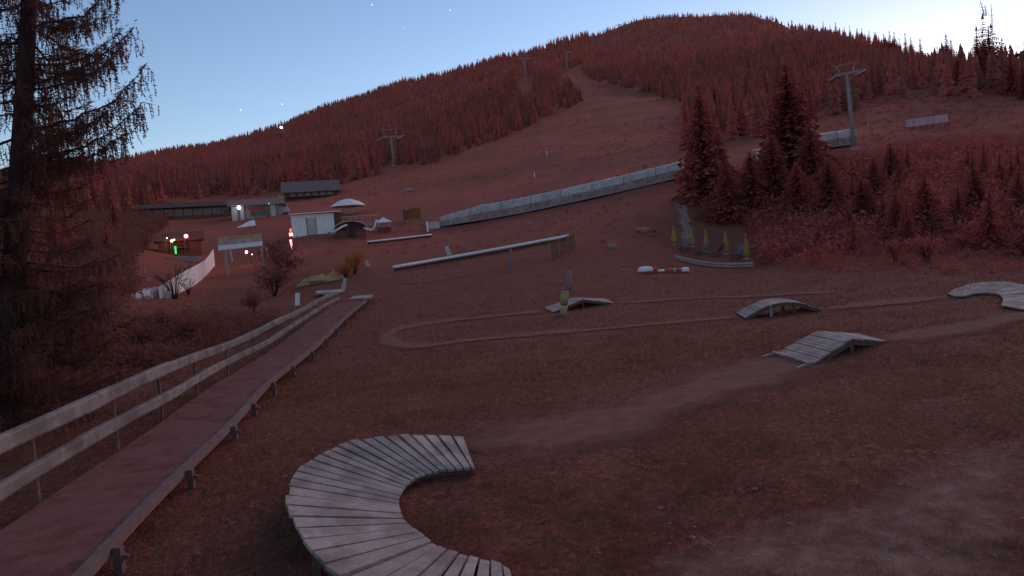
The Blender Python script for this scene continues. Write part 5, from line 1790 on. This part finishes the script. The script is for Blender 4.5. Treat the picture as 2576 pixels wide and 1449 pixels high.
def off_path(x, y):
    ok = np.ones(len(x), bool)
    for s in range(0, len(x), 4000):
        d2 = (x[s:s + 4000, None] - PP[None, :, 0]) ** 2 + (y[s:s + 4000, None] - PP[None, :, 1]) ** 2
        ok[s:s + 4000] = ~(d2 < PP[None, :, 2] ** 2).any(1)
    return ok


def grass(n, r0, r1, hmin, hmax, w):
    th = RNG.uniform(-.78, .78, n); r = np.exp(RNG.uniform(math.log(r0), math.log(r1), n))
    x, y = r * np.sin(th), r * np.cos(th)
    dens = vnoise(x / 1.1, y / 1.1, 21) + .6 * vnoise(x / .35, y / .35, 22)
    k = (dens > RNG.uniform(-1.3, .9, n)) & off_path(x, y)
    x, y, r = x[k], y[k], r[k]
    z = gz(x, y) - .005
    a = RNG.uniform(0, 6.28, len(x)); h = RNG.uniform(hmin, hmax, len(x)); ww = w * (r / 8) ** .6
    b0 = np.stack([x + np.cos(a) * ww, y + np.sin(a) * ww, z], -1)
    b1 = np.stack([x - np.cos(a) * ww, y - np.sin(a) * ww, z], -1)
    la = RNG.uniform(0, 6.28, len(x)); ll = h * RNG.uniform(.2, 1.0, len(x))
    t = np.stack([x + np.cos(la) * ll, y + np.sin(la) * ll, z + h * .8], -1)
    return np.stack([b0, b1, t], 1).reshape(-1, 3)


G = np.concatenate([grass(190000, 4.5, 16, .03, .085, .006), grass(150000, 16, 60, .04, .11, .010), grass(26000, 4.5, 22, .08, .17, .005)])
o = fast_mesh('grass', G, np.arange(len(G)).reshape(-1, 3), 'blade')
o['kind'] = 'stuff'; tag(o, 'short dried autumn grass covering the meadow', 'grass')
# loose stones
n = 170
th = RNG.uniform(.12, .62, n); r = np.exp(RNG.uniform(math.log(5.5), math.log(14), n))
x, y = r * np.sin(th), r * np.cos(th); z = gz(x, y)
pu, pv = project(x, y, z)
k = inside((pu, pv), [(1250, 1500), (1300, 1350), (1500, 1330), (1750, 1240), (2050, 1110), (2600, 1020), (2700, 1500)]) & ~((pv > 1200) & (pu < 1480) & (RNG.random(n) < .8))
x, y, z = x[k], y[k], z[k]; n = len(x)
sz = RNG.uniform(.010, .032, n) * np.where(RNG.random(n) < .1, 1.6, 1)
oct_ = np.array([(1, 0, 0), (-1, 0, 0), (0, 1, 0), (0, -1, 0), (0.2, 0, .38), (0, 0, -.5)])
VV = np.stack([x, y, z + .01], -1)[:, None] + oct_[None] * sz[:, None, None] * RNG.uniform(.6, 1.4, (n, 6, 1))
fc = np.array([(0, 2, 4), (2, 1, 4), (1, 3, 4), (3, 0, 4), (2, 0, 5), (1, 2, 5), (3, 1, 5), (0, 3, 5)])
o = fast_mesh('stones', VV.reshape(-1, 3), (np.arange(n)[:, None, None] * 6 + fc[None]).reshape(-1, 3), 'stone')
o['kind'] = 'stuff'; tag(o, 'loose pale stones scattered over the bare ground at the right', 'stones')
